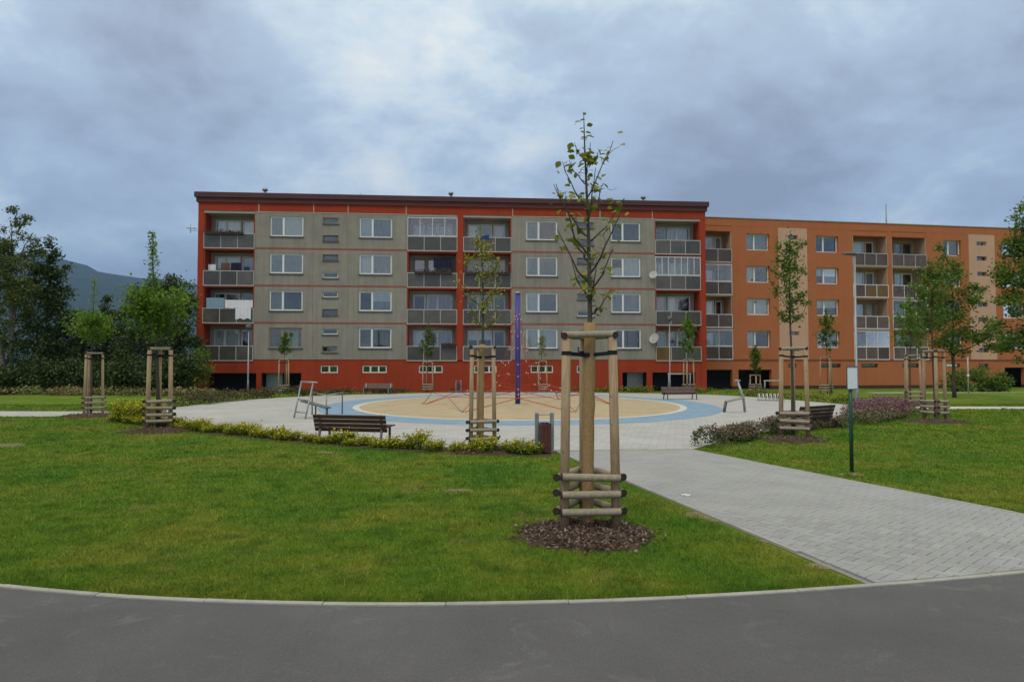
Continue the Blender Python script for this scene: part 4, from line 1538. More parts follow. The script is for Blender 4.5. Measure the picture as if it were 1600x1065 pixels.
# ---------------------------------------------------------------- grown trees
def big_tree(name, label, loc, H, lumps, n, lsize, mat, seed, bark='bark', trunk_r=0.18, crown_z=None, group=None, stems=1):
    """lumps: (x, y, z, rx, ry, rz) ellipsoids of the crown, relative to the foot"""
    rg = np.random.default_rng(seed)
    root = empty(name, loc); tag(root, label, 'tree' if 'tree' in name or 'poplar' in name else 'shrub', group)
    vol = np.array([l[3]*l[4]*l[5] for l in lumps]) ** (2/3)
    cnt = np.maximum((n * vol / vol.sum()).astype(int), 20)
    mb = MB()
    for s in range(stems):
        off = rg.normal(size=2) * (0.25 if stems > 1 else 0)
        top = np.array([off[0]*4, off[1]*4, H*0.88])
        pts = curve_pts([off[0], off[1], -0.1], top, 0, rg, 8, 0.008)
        mb.tube(pts, [trunk_r*(1 - 0.9*k/8) for k in range(9)], 8)
    mb.build('trunk', M[bark], root)
    lb = MB()
    Ps = []
    for (x, y, zc_, rx, ry, rz), c in zip(lumps, cnt):
        ctr = np.array([x, y, zc_])
        lb.tube(curve_pts([x*0.15, y*0.15, max(0.3, zc_ - rz*1.2)], ctr + np.array([0, 0, rz*0.4]), 0.03, rg, 4, 0.02), [trunk_r*0.35, trunk_r*0.3, trunk_r*.22, trunk_r*.15, trunk_r*.06], 5, False)
        # clumps over and inside the ellipsoid, with gaps between them
        ncl = max(4, c // 55)
        d = unit(rg.normal(size=(ncl, 3)))
        rad = rg.uniform(0.45, 1.0, ncl) ** 0.6
        cen = ctr + d * rad[:, None] * np.array([rx, ry, rz])
        k = rg.integers(ncl, size=c)
        sg = 0.17 * min(rx, rz) + 0.09
        Ps.append(cen[k] + rg.normal(size=(c, 3)) * np.array([sg, sg, sg*0.65]))
    lb.build('limbs', M[bark], root)
    P = np.concatenate(Ps)
    P = P[P[:, 2] > 0.05]
    V, Fc, rn = leaf_arrays(P, lsize, rg, 0.4)
    o = big_mesh('crown', V, Fc, rn, M[mat], root); tag(o, kind='stuff')
    return root


def at(px, d):
    return (PXM(px, d), d, gz(d))


def lumps_at(px, d, items):
    """items in photo pixels: (px, py, rx, ry) at this depth -> metres from the foot"""
    x0 = PXM(px, d); s = d / F
    return [(PXM(a, d) - x0, dy, EYE + (570 - b) * s - gz(d), rx * s, rx * s * 0.9, ry * s) for a, b, rx, ry, dy in items]


big_tree('poplar', 'tall pale-stemmed poplar rising above the woodland edge', at(18, 47), 13.2,
         lumps_at(18, 47, [(20, 333, 9, 18, 0), (33, 343, 7, 18, .2), (10, 370, 15, 26, 0), (36, 382, 14, 24, .3), (2, 420, 26, 32, -.2), (30, 430, 28, 34, 0), (-22, 400, 22, 40, 0), (-30, 470, 30, 40, 0),
                            (20, 480, 26, 36, .3), (40, 460, 22, 30, -.4), (14, 530, 20, 30, 0), (-20, 540, 24, 32, 0), (55, 402, 10, 18, .3), (8, 575, 14, 20, 0)]), 17000, 0.17, 'leaf_poplar', 31, 'bark_pale', 0.22, stems=3)
big_tree('poplar', 'dark poplar standing close behind the pale-stemmed one', at(72, 48), 9.8,
         lumps_at(72, 48, [(78, 392, 10, 22, 0), (84, 420, 16, 22, 0), (66, 440, 22, 30, 0), (88, 465, 22, 26, 0.2), (72, 500, 30, 36, 0), (60, 550, 32, 34, 0), (94, 540, 22, 30, 0)]), 12000, 0.19, 'leaf_dark', 32, 'bark', 0.2)
WB = 'woodland edge beside the grey block'
big_tree('broad_tree', 'low dark rounded tree in the woodland beside the poplars', at(128, 50), 5.0,
         lumps_at(128, 50, [(120, 505, 22, 20, 0), (140, 520, 24, 24, .5), (105, 540, 26, 26, 0), (128, 570, 34, 30, 0.4)]), 7000, 0.19, 'leaf_dark', 33, group=WB)
big_tree('broad_tree', 'dark pointed tree in the middle of the woodland edge', at(170, 51), 6.4,
         lumps_at(170, 51, [(166, 480, 12, 18, 0), (160, 510, 24, 26, 0), (184, 530, 26, 28, 0), (168, 570, 36, 32, .3)]), 8000, 0.19, 'leaf_dark', 34, group=WB)
big_tree('broad_tree', 'dense dark tree behind the bushy bright green young tree', at(228, 49), 7.4,
         lumps_at(228, 49, [(225, 470, 26, 26, 0), (245, 460, 22, 24, 0), (210, 505, 26, 28, 0), (240, 520, 34, 34, 0), (215, 560, 30, 32, -.5), (250, 575, 34, 30, -.5)]), 11000, 0.19, 'leaf_dark', 35, group=WB)
big_tree('broad_tree', 'dense green tree crowding the left end of the grey block', at(286, 47), 8.0,
         lumps_at(286, 47, [(270, 450, 18, 18, 0), (290, 462, 16, 22, 0), (280, 500, 26, 30, 0), (262, 530, 26, 30, 0), (292, 550, 22, 30, 0), (275, 585, 34, 24, -.3)]), 11000, 0.18, 'leaf_dark', 36, group=WB)
big_tree('shrub', 'tall leafy shrub growing against the left corner of the grey block', at(318, 45.5), 3.6,
         lumps_at(318, 45.5, [(318, 552, 11, 16, 0), (324, 575, 12, 14, 0), (314, 592, 12, 12, 0)]), 1500, 0.14, 'leaf_mid', 37, trunk_r=0.05)
for i, (px, d, w, h, lab) in enumerate([(45, 46, 60, 26, 'low dark bramble thicket at the foot of the poplars'), (120, 46.5, 50, 30, 'dark undergrowth left of the bushy bright green tree'),
                                        (200, 45.5, 46, 34, 'dark undergrowth behind the footpath lawn'), (265, 44.5, 44, 30, 'dark undergrowth near the grey block corner')]):
    big_tree('shrub', lab, at(px, d), 1.5, lumps_at(px, d, [(px - w*.5, 590, w*.4, h*.7, 0), (px, 582, w*.45, h*.8, .3), (px + w*.5, 588, w*.4, h*.75, 0)]), 4500, 0.19, 'leaf_dark', 40 + i, trunk_r=0.05, group='undergrowth of the woodland')
big_tree('broad_tree', 'dark-trunked leafy tree on the lawn before the orange block', at(1490, 41), 8.6,
         lumps_at(1490, 41, [(1475, 392, 7, 18, 0), (1482, 425, 20, 20, 0), (1502, 415, 14, 14, .4), (1460, 450, 22, 20, 0), (1500, 470, 26, 22, 0), (1478, 495, 30, 22, .3), (1525, 460, 14, 16, 0),
                              (1530, 515, 26, 18, 0), (1450, 500, 24, 24, -.3), (1500, 535, 34, 18, 0), (1555, 530, 22, 16, -.2)]), 9000, 0.16, 'leaf_mid', 45, trunk_r=0.12)
big_tree('broad_tree', 'large leafy tree overhanging the lawn beside the orange block entrance', at(1650, 32), 8.6,
         lumps_at(1650, 32, [(1612, 335, 22, 26, 0), (1620, 385, 34, 28, 0), (1590, 385, 22, 16, .3), (1650, 350, 40, 40, 0), (1600, 425, 34, 24, 0), (1590, 470, 30, 22, -.3), (1640, 440, 46, 46, 0), (1580, 520, 30, 18, 0),
                              (1610, 540, 36, 20, .3), (1670, 500, 46, 46, 0), (1575, 440, 18, 14, 0), (1690, 420, 40, 50, 0)]), 15000, 0.16, 'leaf_mid', 46, trunk_r=0.2)
for i, (px, d, w, top, lab) in enumerate([(1495, 52, 26, 582, 'dark green shrub under the leafy lawn tree by the orange wall'), (1532, 52.5, 28, 578, 'tall green shrub in the middle of the row at the orange wall'),
                                          (1560, 52, 22, 586, 'rounded green shrub beside the dark doorway of the orange block')]):
    big_tree('shrub', lab, at(px, d), 1.5, lumps_at(px, d, [(px-8, top+14, w*.55, 14, 0), (px+8, top+10, w*.5, 14, .3), (px, top+24, w*.7, 12, -.2)]), 2600, 0.15, 'leaf_mid', 60 + i, trunk_r=0.05, group='shrubs at the orange wall')
big_tree('broad_tree', 'distant treetop seen past the right end of the orange block', at(1760, 75), 15,
         lumps_at(1760, 75, [(1700, 400, 50, 60, 0), (1760, 370, 60, 60, 0), (1730, 480, 70, 70, 0), (1800, 450, 70, 80, 0)]), 6000, 0.3, 'leaf_dark', 47)


# ================================================================== shrubs, beds and hedges
def strip_foliage(name, line, width, height, n, lsize, mat, seed, taper=True, uneven=0.3):
    """one mass of low foliage along a line on the ground"""
    rg = np.random.default_rng(seed)
    L = np.array(line); seg = np.linalg.norm(np.diff(L, axis=0), axis=1)
    cum = np.concatenate([[0], np.cumsum(seg)])
    s = rg.uniform(0, cum[-1], n)
    # gather into clumps
    nc = max(6, int(cum[-1] / 0.45))
    cl = rg.uniform(0, cum[-1], nc); chh = rg.uniform(1 - uneven, 1 + uneven*0.6, nc)
    k = rg.integers(nc, size=n)
    s = np.clip(cl[k] + rg.normal(size=n) * 0.28, 0, cum[-1])
    i = np.clip(np.searchsorted(cum, s) - 1, 0, len(seg) - 1)
    f = (s - cum[i]) / seg[i]
    P2 = L[i] + (L[i+1] - L[i]) * f[:, None]
    d = (L[i+1] - L[i]) / seg[i][:, None]
    nr = np.stack([-d[:, 1], d[:, 0]], 1)
    wv = rg.uniform(-1, 1, n)
    P2 = P2 + nr * (wv * width / 2)[:, None]
    top = height * chh[k] * np.sqrt(np.maximum(1 - wv**2 * 0.8, 0.05))
    h = top * rg.uniform(0, 1, n) ** 0.55
    g0 = np.array([gz(y) for y in P2[:, 1]])
    P = np.stack([P2[:, 0], P2[:, 1], g0 + h + 0.01], 1)
    V, Fc, rn = leaf_arrays(P, lsize, rg, 0.5)
    # flowers and young shoots sit towards the top
    rn = np.clip(0.55 * rn + 0.45 * (h / np.maximum(top, 1e-3)) * rg.uniform(0.5, 1.1, n), 0, 1)
    o = big_mesh(name, V, Fc, rn, M[mat])
    return tag(o, kind='stuff')


def pl(*pp):
    return [tuple(G(a, b))[:2] for a, b in pp]


o = strip_foliage('low_hedge', pl((262, 636), (300, 633), (340, 628), (400, 622.5), (470, 618)), 1.3, 0.62, 5200, 0.10, 'hedge_red', 70)
tag(o, 'reddish green low hedge along the far left rim of the plaza', 'hedge')
o = strip_foliage('low_hedge', pl((470, 618), (560, 615), (640, 613.3), (710, 612.3)), 1.0, 0.40, 2600, 0.11, 'hedge_red', 71)
tag(o, 'thin dark hedge at the red plinth behind the plaza', 'hedge')
o = strip_foliage('low_hedge', pl((895, 612), (960, 612), (1080, 613.8), (1190, 619)), 1.4, 0.40, 4800, 0.11, 'hedge_yel', 72)
tag(o, 'yellow-green low hedge along the far right rim of the plaza', 'hedge')
o = strip_foliage('low_hedge', pl((1190, 619.5), (1250, 624.5), (1325, 630)), 1.3, 0.42, 2600, 0.10, 'hedge_yel', 73)
tag(o, 'yellow-green low hedge between bicycle rack and lamp post', 'hedge')
o = strip_foliage('spirea_bed', pl((1106, 699), (1124, 694), (1150, 688), (1190, 681), (1228, 675)), 0.8, 0.44, 9000, 0.06, 'spirea', 74)
tag(o, 'pink and green low shrub bed beside the path end', 'flower bed')
o = strip_foliage('spirea_bed', pl((1228, 675), (1262, 670.5), (1300, 666)), 0.6, 0.27, 4500, 0.055, 'spirea', 79)
tag(o, 'low green and pink shrubs below the bench back', 'flower bed')
o = strip_foliage('spirea_bed', pl((1290, 667), (1340, 661), (1380, 653), (1425, 648)), 1.3, 0.36, 8000, 0.07, 'spirea', 75)
tag(o, 'green and pink shrub strip behind the green post', 'flower bed')
o = strip_foliage('spirea_bed', pl((1362, 652), (1372, 645), (1385, 640), (1410, 643), (1428, 648)), 2.2, 0.62, 6500, 0.075, 'spirea_purple', 76)
tag(o, 'purple flowering shrub bed at the end of the plaza', 'flower bed')
o = strip_foliage('tall_dry_grass', [(-40, 45.5), (-32, 45.2), (-24, 44), (-19, 42.5)], 2.6, 0.5, 6000, 0.16, 'dry_grass', 77)
tag(o, 'strip of dry tall grass in front of the woodland edge', 'grass')
o = strip_foliage('tall_dry_grass', [(-36, 45.5), (-34.0, 45.2)], 2.0, 1.5, 900, 0.3, 'dry_grass', 78)
tag(o, 'tuft of tall straw grass at the poplar foot', 'grass')

# soil strip under the yellow shrubs
soil_line = pl((176, 657), (230, 664), (290, 671), (390, 682), (480, 690.5), (610, 700.5), (720, 706.5), (862, 711))
mb_s = MB()
SL = densify(soil_line, 6, False)
for i in range(len(SL) - 1):
    a_, b_ = np.array(SL[i]), np.array(SL[i+1])
    n_ = left_normal(a_, b_)
    mb_s.poly([(*(a_ - n_*.30), .010), (*(b_ - n_*.30), .010), (*(b_ + n_*.40), .0102), (*(a_ + n_*.40), .0102)])
tag(mb_s.build('planting_strip', M['soil']), kind='structure')


def make_shrub(seed, r, h, n, mat='shrub_yel', ls=0.065):
    rg = np.random.default_rng(seed)
    root = empty('low_shrub', (0, 0, 0))
    st = MB()
    Ps = []
    for k in range(15):
        a = k * 2.4 + rg.uniform(-.3, .3)
        rr_ = r * rg.uniform(0.3, 1.0)
        tip = np.array([math.cos(a)*rr_, math.sin(a)*rr_, h*rg.uniform(0.6, 1.1)])
        pts = curve_pts([0.03*math.cos(a), 0.03*math.sin(a), -0.02], tip, 0.05, rg, 3, 0.02)
        st.tube(pts, [0.006, 0.005, 0.004, 0.002], 4, False)
        m = n // 15
        t = rg.uniform(0.25, 1.0, m) ** 0.7
        Ps.append(np.array(pts[0]) * (1-t)[:, None] + tip * t[:, None] + rg.normal(size=(m, 3)) * r * 0.17)
    st.build('stems', M['bark'], root)
    P = np.concatenate(Ps); P[:, 2] = np.maximum(P[:, 2], 0.02)
    V, Fc, rn = leaf_arrays(P, ls, rg, 0.4)
    rn = np.clip(0.45*rn + 0.6*P[:, 2]/h*rg.uniform(0.4, 1, len(P)), 0, 1)
    f = big_mesh('foliage', V, Fc, rn, M[mat], root); tag(f, kind='stuff')
    return root


SHL = 'low yellow-green shrub clump in the row along the near rim of the plaza'
protos = [make_shrub(80 + i, 0.29 + 0.03*i, 0.20 + 0.03*i, 900, 'shrub_yel', 0.06) for i in range(4)]
for p_ in protos:
    tag(p_, SHL, 'shrub', 'yellow shrubs along the plaza rim')
DL = np.array(SL); seg = np.linalg.norm(np.diff(DL, axis=0), axis=1); cum = np.concatenate([[0], np.cumsum(seg)])
s_ = 0.1; k = 0
rs = random.Random(9)
clear = [v2(G(752, 701)), v2(G(248, 670))]
while s_ < cum[-1] - 0.12:
    i = min(int(np.searchsorted(cum, s_) - 1), len(seg) - 1); i = max(i, 0)
    q = DL[i] + (DL[i+1] - DL[i]) * ((s_ - cum[i]) / seg[i])
    q = q + np.array([rs.uniform(-.05, .05), rs.uniform(-.05, .22)])
    if min(np.linalg.norm(q - c_) for c_ in clear) > 0.42:
        o = protos[k] if k < 4 else copy_tree(protos[rs.randrange(4)])
        sc_ = rs.uniform(0.7, 1.05) * (1.12 if q[0] < -7 else 1.0)
        o.location = (q[0], q[1], 0.0); o.rotation_euler = (0, 0, rs.uniform(0, 6.28)); o.scale = (sc_, sc_, sc_ * rs.uniform(0.8, 1.15))
        k += 1
    s_ += rs.uniform(0.30, 0.52)
# the fuller yellow group at the footpath end
fp = [make_shrub(90 + i, 0.5, 0.58, 1500, 'shrub_yel', 0.075) for i in range(2)]
for i, (px, py) in enumerate([(190, 655), (202, 659), (214, 656), (226, 661), (236, 657)]):
    o = fp[i] if i < 2 else copy_tree(fp[i % 2])
    p = G(px, py); o.location = (p.x, p.y, 0); o.rotation_euler = (0, 0, i * 1.3)
    tag(o, 'full golden yellow shrub beside the bushy bright green tree', 'shrub', 'golden shrubs at the footpath end')

# ------------------------------------------------------------------ worn patches and grass
M['bare'] = simple('worn_bare_soil', (0.19, 0.165, 0.085), 0.95, 0.3, 7.0, 0.1, bump=0.6, bscale=30)
WORN = []
for wi, (px, py, rx, ry) in enumerate([(1122, 806, .42, .30), (508, 707, .30, .22), (716, 766, .26, .12), (4, 696, .55, .5), (1332, 741, .24, .18), (1215, 846, .18, .12), (1290, 884, .2, .1)]):
    c = G(px, py); rw_ = np.random.default_rng(300 + wi)
    mbw = MB(); nn = 26
    wob_ = 1 + 0.22 * np.array([math.sin(3*t_ + wi) * 0.5 + rw_.normal() * 0.35 for t_ in np.linspace(0, 6.28, nn)])
    mbw.poly([(c.x + rx*wob_[k_]*math.cos(2*math.pi*k_/nn), c.y + ry*wob_[k_]*math.sin(2*math.pi*k_/nn), 0.005) for k_ in range(nn)])
    tag(mbw.build('bare_ground', M['bare']), kind='structure')
    WORN.append((c.x, c.y, rx, ry))


def inpoly(px_, py_, poly):
    inside = np.zeros(len(px_), bool)
    n = len(poly)
    for i in range(n):
        x0, y0 = poly[i]; x1, y1 = poly[(i+1) % n]
        c = ((y0 > py_) != (y1 > py_)) & (px_ < (x1-x0) * (py_-y0) / ((y1-y0) if y1 != y0 else 1e-9) + x0)
        inside ^= c
    return inside


rg = np.random.default_rng(100)
NB = 560000
d_ = 5.3 * (34.0 / 5.3) ** (rg.uniform(0, 1, NB) ** 1.12)
x_ = rg.uniform(-0.92, 0.92, NB) * d_
keep = d_ > kerb_y(x_) + 0.064 - rg.uniform(0, 0.03, NB) * (rg.uniform(0, 1, NB) < 0.4)
e_poly = [tuple(PL0x + np.array([-.03, -.3])), tuple(PR0 + np.array([.1, -.3])), tuple(PR1 + np.array([.03, 0])), tuple(PL1 + np.array([-.03, 0]))]
keep &= ~inpoly(x_, d_, e_poly)
keep &= ~inpoly(x_, d_, PLAZA_D)
keep &= ~((x_ < -12) & (d_ > 25.8 - (x_ + 13.0) * 0.0193) & (d_ < 28.6 - (x_ + 12.3)*0.0243))
keep &= ~((x_ > 14.0) & (d_ > 30.2 + (x_ - 14.2)*0.0137) & (d_ < 32.05 + (x_ - 14.2)*.0107))
for (px, py, rx, ry) in ((914, 836, .62, .58), (754, 706, .6, .48), (248, 674, .8, .65), (143, 650, .95, .75), (1240, 688, .7, .55), (1464, 659, .85, .65)):
    c = G(px, py)
    keep &= ((x_ - c.x)/(rx*K))**2 + ((d_ - c.y)/(ry*K))**2 > 1
for (cx_, cy_, rx, ry) in WORN:
    q_ = ((x_ - cx_)/(rx*1.15))**2 + ((d_ - cy_)/(ry*1.15))**2
    keep &= (q_ > 1) | (rg.uniform(0, 1, NB) < 0.30 + 0.7*q_)
sx = DL[:, 0]; sy = DL[:, 1]
syi = np.interp(x_, sx, sy)
keep &= ~((x_ > sx[0]) & (x_ < sx[-1]) & (d_ > syi - 0.26) & (d_ < syi + 1.2))
x_, d_ = x_[keep], d_[keep]
# ranker tufts here and there and along the kerb and path
nt_ = 620
ti = rg.integers(len(x_), size=nt_)
edge = np.linspace(-6.5, PL0[0] - 0.1, 150) + rg.normal(size=150) * 0.05
tx = np.concatenate([x_[ti], edge]); ty = np.concatenate([d_[ti], kerb_y(edge) + 0.10 + np.abs(rg.normal(size=150)) * 0.06])
per = 46
bx_ = np.repeat(tx, per) + rg.normal(size=len(tx)*per) * 0.055; by_ = np.repeat(ty, per) + rg.normal(size=len(tx)*per) * 0.055
ok_ = (by_ > kerb_y(bx_) + 0.05) & ~inpoly(bx_, by_, e_poly) & ~inpoly(bx_, by_, PLAZA_D)
n_flat = len(x_)
x_ = np.concatenate([x_, bx_[ok_]]); d_ = np.concatenate([d_, by_[ok_]])
n = len(x_)
tall = np.ones(n); tall[n_flat:] = np.repeat(rg.uniform(1.15, 1.9, len(tx)), per)[ok_]
lod = np.maximum(d_ / 7.0, 0.9)
hgt = rg.uniform(0.016, 0.042, n) * (0.85 + 0.15*lod) * np.where(rg.uniform(0, 1, n) < 0.012, 2.2, 1.0) * tall
wid = 0.0032 * lod ** 1.1 * rg.uniform(0.7, 1.4, n)
a = rg.uniform(0, 2*np.pi, n)
dx, dy = np.cos(a)*wid, np.sin(a)*wid
lean = rg.normal(size=(n, 2)) * (hgt * 0.55)[:, None]
base = np.stack([x_, d_, np.zeros(n)], 1)
V = np.empty((n, 3, 3))
V[:, 0] = base + np.stack([-dx, -dy, np.zeros(n)], 1)
V[:, 1] = base + np.stack([dx, dy, np.zeros(n)], 1)
V[:, 2] = base + np.stack([lean[:, 0], lean[:, 1], hgt], 1)
o = big_mesh('grass', V.reshape(-1, 3), np.arange(n*3).reshape(n, 3), rg.uniform(0, 1, n), M['grass_blade'])
tag(o, 'short mown green grass of the lawns', 'grass', kind='stuff')

# ================================================================== street furniture
def bench(loc, rz, label, L=1.95, wood='bench_wood', metal='metal_dark', group=None):
    """faces +Y; the back leans towards -Y"""
    root = empty('park_bench', loc, rz); tag(root, label, 'bench', group)
    for k in range(4):
        y = -0.06 + 0.125 * k
        mb = MB(); mb.obox((-L/2, y, 0.415), (L/2, y, 0.415), 0.105, 0.035, bev=0.006); mb.build('seat_slat', M[wood], root)
    for k in range(4):
        zz = 0.325 + 0.108 * k
        y = -0.15 - 0.036 * k
        mb = MB(); mb.obox((-L/2, y, zz), (L/2, y, zz), 0.032, 0.10, up=(0, -0.33, 1), bev=0.006); mb.build('back_slat', M[wood], root)
    for sx_ in (-1, 1):
        x = sx_ * (L/2 - 0.14)
        mb = MB()
        mb.obox((x, -0.26, 0.0), (x, -0.12, 0.40), 0.05, 0.05, up=(0, 1, 0.3))
        mb.obox((x, -0.12, 0.40), (x, -0.225, 0.70), 0.05, 0.04, up=(0, 1, 0.3))
        mb.obox((x, 0.345, 0.0), (x, 0.345, 0.36), 0.05, 0.05, up=(0, 1, 0))
        mb.obox((x, -0.16, 0.375), (x, 0.37, 0.375), 0.05, 0.04)
        mb.build('leg_frame', M[metal], root)
    return root


def face(p, q=(CX, CY)):
    return math.atan2(-(q[0] - p[0]), q[1] - p[1])


p = G(552, 691); bench((p.x, p.y, 0.012), face(p) + 0.03, 'dark slatted park bench behind the row of yellow shrubs')
p = G(1266, 669); bench((p.x, p.y, 0.012), R(36), 'dark slatted park bench behind the pink shrub bed')
p = G(590, 615.5); bench((p.x, p.y, 0.012), R(165), 'grey-brown bench on the far plaza rim before the red plinth', 2.0, 'bench_far')if False else None
M['bench_far'] = simple('weathered_slat', (0.14, 0.09, 0.075), 0.6, 0.2, 5.0)
p = G(590, 615.5); bench((p.x, p.y, 0.012), R(172), 'weathered bench on the far plaza rim before the red plinth', 2.0, 'bench_far', 'metal')
p = G(1062, 624); bench((p.x, p.y, 0.012), R(190), 'low bench on the plaza before the yellow-green hedge', 2.0, 'bench_far', 'metal_dark')


def litter_bin(loc, rz, label, H=0.88, w=0.42):
    root = empty('litter_bin', loc, rz); tag(root, label, 'litter bin')
    for s in (-1, 1):
        mb = MB(); mb.obox((s*(w/2-0.04), 0, 0), (s*(w/2-0.04), 0, H), 0.075, 0.11, up=(0, 1, 0), bev=0.01); mb.build('post', M['metal'], root)
    mb = MB()
    mb.box(-w/2+0.085, w/2-0.085, -0.15, 0.15, 0.05, 0.62)
    mb.build('liner', M['metal_dark'], root)
    n = 3
    for k in range(n):
        for yy in (-0.165, 0.165):
            wq = (w - 0.17) / n
            x = -w/2 + 0.085 + wq * (k + .5)
            mb = MB(); mb.obox((x, yy, 0.04), (x, yy, 0.66), wq - 0.006, 0.022, up=(0, 1, 0), bev=0.003); mb.build('panel', M['bin_wood'], root)
    for x in (-w/2+0.09, w/2-0.09):
        mb = MB(); mb.box(x-0.008, x+0.008, -0.15, 0.15, 0.625, 0.66); mb.build('rim', M['metal'], root)
    mb = MB(); mb.obox((-w/2+0.08, 0, H-0.04), (w/2-0.08, 0, H-0.04), 0.09, 0.012); mb.build('cross_bar', M['metal'], root)
    return root


p = G(851, 709); litter_bin((p.x, p.y + 0.1, 0.012), R(8), 'red-brown litter bin between two steel posts beside the path')
p = (PXM(716.5, 48.2), 48.2, 0.0); litter_bin(p, R(-5), 'brown litter bin on the far plaza rim before the red plinth')

# the notice on its green post
p = G(1331, 737)
root = empty('notice_post', (p.x, p.y, 0), R(14)); tag(root, 'white notice board on a dark green post beside the path', 'sign')
mb = MB(); mb.tube([(0, 0, -0.05), (0, 0, 1.86)], 0.034, 14); mb.build('post', M['green_post'], root)
mb = MB(); mb.obox((0, -0.045, 1.50), (0, -0.045, 1.93), 0.22, 0.014, up=(0, 1, 0)); bo = mb.build('board', M['green_post'], root)
m, t, out = new_mat('notice_print')
tcn = N(t, 'ShaderNodeTexCoord'); sp_ = N(t, 'ShaderNodeSeparateXYZ'); t.links.new(tcn.outputs['Object'], sp_.inputs[0])
wv = N(t, 'ShaderNodeTexWave'); wv.wave_type = 'BANDS'; wv.bands_direction = 'Z'; wv.inputs['Scale'].default_value = 9.0; wv.inputs['Distortion'].default_value = 0.6
t.links.new(tcn.outputs['Object'], wv.inputs[0])
ln = math_node(t, 'MULTIPLY', ramp(t, wv.outputs['Fac'], [(0.78, 0.0), (0.9, 0.35)], 'LINEAR'), ramp(t, noise(t, tcn.outputs['Object'], 26, 2), [(0.45, 0.0), (0.55, 1.0)], 'LINEAR'))
cc = mixc(t, ln, (0.74, 0.78, 0.84), (0.30, 0.36, 0.45))
cc = mixc(t, math_node(t, 'GREATER_THAN', sp_.outputs[2], 1.895), cc, (0.10, 0.22, 0.32))
principled(t, out, cc, 0.4, 0.5)
mb = MB(); mb.obox((0, -0.0545, 1.515), (0, -0.0545, 1.925), 0.208, 0.003, up=(0, 1, 0)); mb.build('notice', m, bo)
mb = MB(); mb.box(-0.045, 0.045, -0.037, 0.036, 1.60, 1.63).box(-0.045, 0.045, -0.037, 0.036, 1.80, 1.83); mb.build('bracket', M['metal'], root)


def lamp_post(loc, H, label, arm=None, r=0.055, rz=0.0):
    root = empty('lamp_post', loc, rz); tag(root, label, 'lamp post', 'lamp posts')
    mb = MB(); mb.tube([(0, 0, -0.1), (0, 0, 0.9), (0, 0, 0.95), (0, 0, H)], [r*1.5, r*1.5, r, r*0.75], 12); mb.build('pole', M['metal'], root)
    if arm:
        mb = MB(); mb.tube([(0, 0, H-0.05), (-arm*0.5, 0, H+0.03), (-arm*0.55, 0, H+0.03)], 0.03, 8); mb.build('arm', M['metal'], root)
        mb = MB()
        mb.tube([(0.10, 0, H+0.0), (0.05, 0, H+0.03), (-0.2, 0, H+0.05), (-arm*0.75, 0, H+0.045), (-arm, 0, H+0.03)], [0.04, 0.075, 0.085, 0.065, 0.02], 12)
        mb.build('lamp_head', M['metal_dark'], root)
    else:
        mb = MB(); mb.tube([(0, 0, H), (0, 0, H+.06), (0, 0, H+.3), (0, 0, H+.36)], [0.06, 0.16, 0.2, 0.05], 12); mb.build('lamp_head', M['metal_dark'], root)


lp = (PXM(1338, 30.2), 30.2, 0.0)
lamp_post(lp, 1.95 + (570-397)*30.2/F, 'grey steel lamp post with short arm behind the notice post', 0.55)
lamp_post((PXM(388, 45.5), 45.5, 0), 4.3, 'thin lamp post before the corner balconies of the grey block', None, 0.045)
lamp_post((PXM(1046.5, 47.8), 47.8, 0), 5.0, 'thin lamp post beside the steel carpet rack', None, 0.04)
root = empty('marker_post', (PXM(1512, 47.5), 47.5, 0)); tag(root, 'thin pale steel post on the lawn before the wall shrubs', 'post')
mb = MB(); mb.tube([(0, 0, -0.1), (0, 0, 2.7)], 0.04, 8); mb.build('pole', M['rail'], root)
mb = MB(); mb.tube([(0, 0, 1.1), (0, 0, 1.3)], 0.075, 8); mb.build('clamp', M['white'], root)

# blue mast with its rope net
p = G(809, 633)
NET = (p.x, p.y)
mast_h = 1.95 + (570-459)*p.y/F
root = empty('climbing_net', (p.x, p.y, 0.02)); tag(root, 'red rope climbing net hung round a tall blue mast in the sand', 'climbing frame')
mb = MB(); mb.tube([(0, 0, -0.1), (0, 0, mast_h)], 0.125, 20); mast = mb.build('mast', M['blue_paint'], root)
mb = MB(); mb.tube([(0, 0, mast_h), (0, 0, mast_h+.05), (0, 0, mast_h+.1)], [0.14, 0.14, 0.05], 20); mb.build('mast_cap', M['metal'], mast)
NA = 12
levels = [(4.3, 0.16), (3.5, 0.32), (2.8, 0.50), (2.1, 0.75), (1.5, 1.10), (1.0, 1.75), (0.72, 2.7), (0.5, 3.7)]
pts = {}
rgn = np.random.default_rng(3)
for li, (zz, r) in enumerate(levels):
    for k in range(NA):
        a = 2*math.pi*k/NA
        wob = 1 + 0.12 * rgn.normal() * (li > 1)
        pts[li, k] = Vector((r*wob*math.cos(a), r*1.15*wob*math.sin(a), zz - 0.14*(k % 2)*(li < 7) + rgn.normal()*0.05))
ropes = MB(); knots = MB()
for k in range(NA):
    ropes.tube([(0, 0, mast_h-0.15), pts[0, k]], 0.005, 4, False)
    for li in range(len(levels) - 1):
        ropes.tube([pts[li, k], pts[li+1, k]], 0.006 if li < 5 else 0.010, 4, False)
        ropes.tube([pts[li+1, k], pts[li+1, (k+1) % NA]], 0.006 if li < 4 else 0.010, 4, False)
        knots.tube([pts[li, k] - Vector((0, 0, .035)), pts[li, k], pts[li, k] + Vector((0, 0, .035))], [0.015, 0.03, 0.015], 6)
for k in range(0, NA, 2):
    a = 2*math.pi*k/NA
    for dk in (-1, 0, 1):
        ropes.tube([pts[7, (k+dk) % NA], (4.6*math.cos(a), 6.2*math.sin(a), 0.0)], 0.016, 4, False)
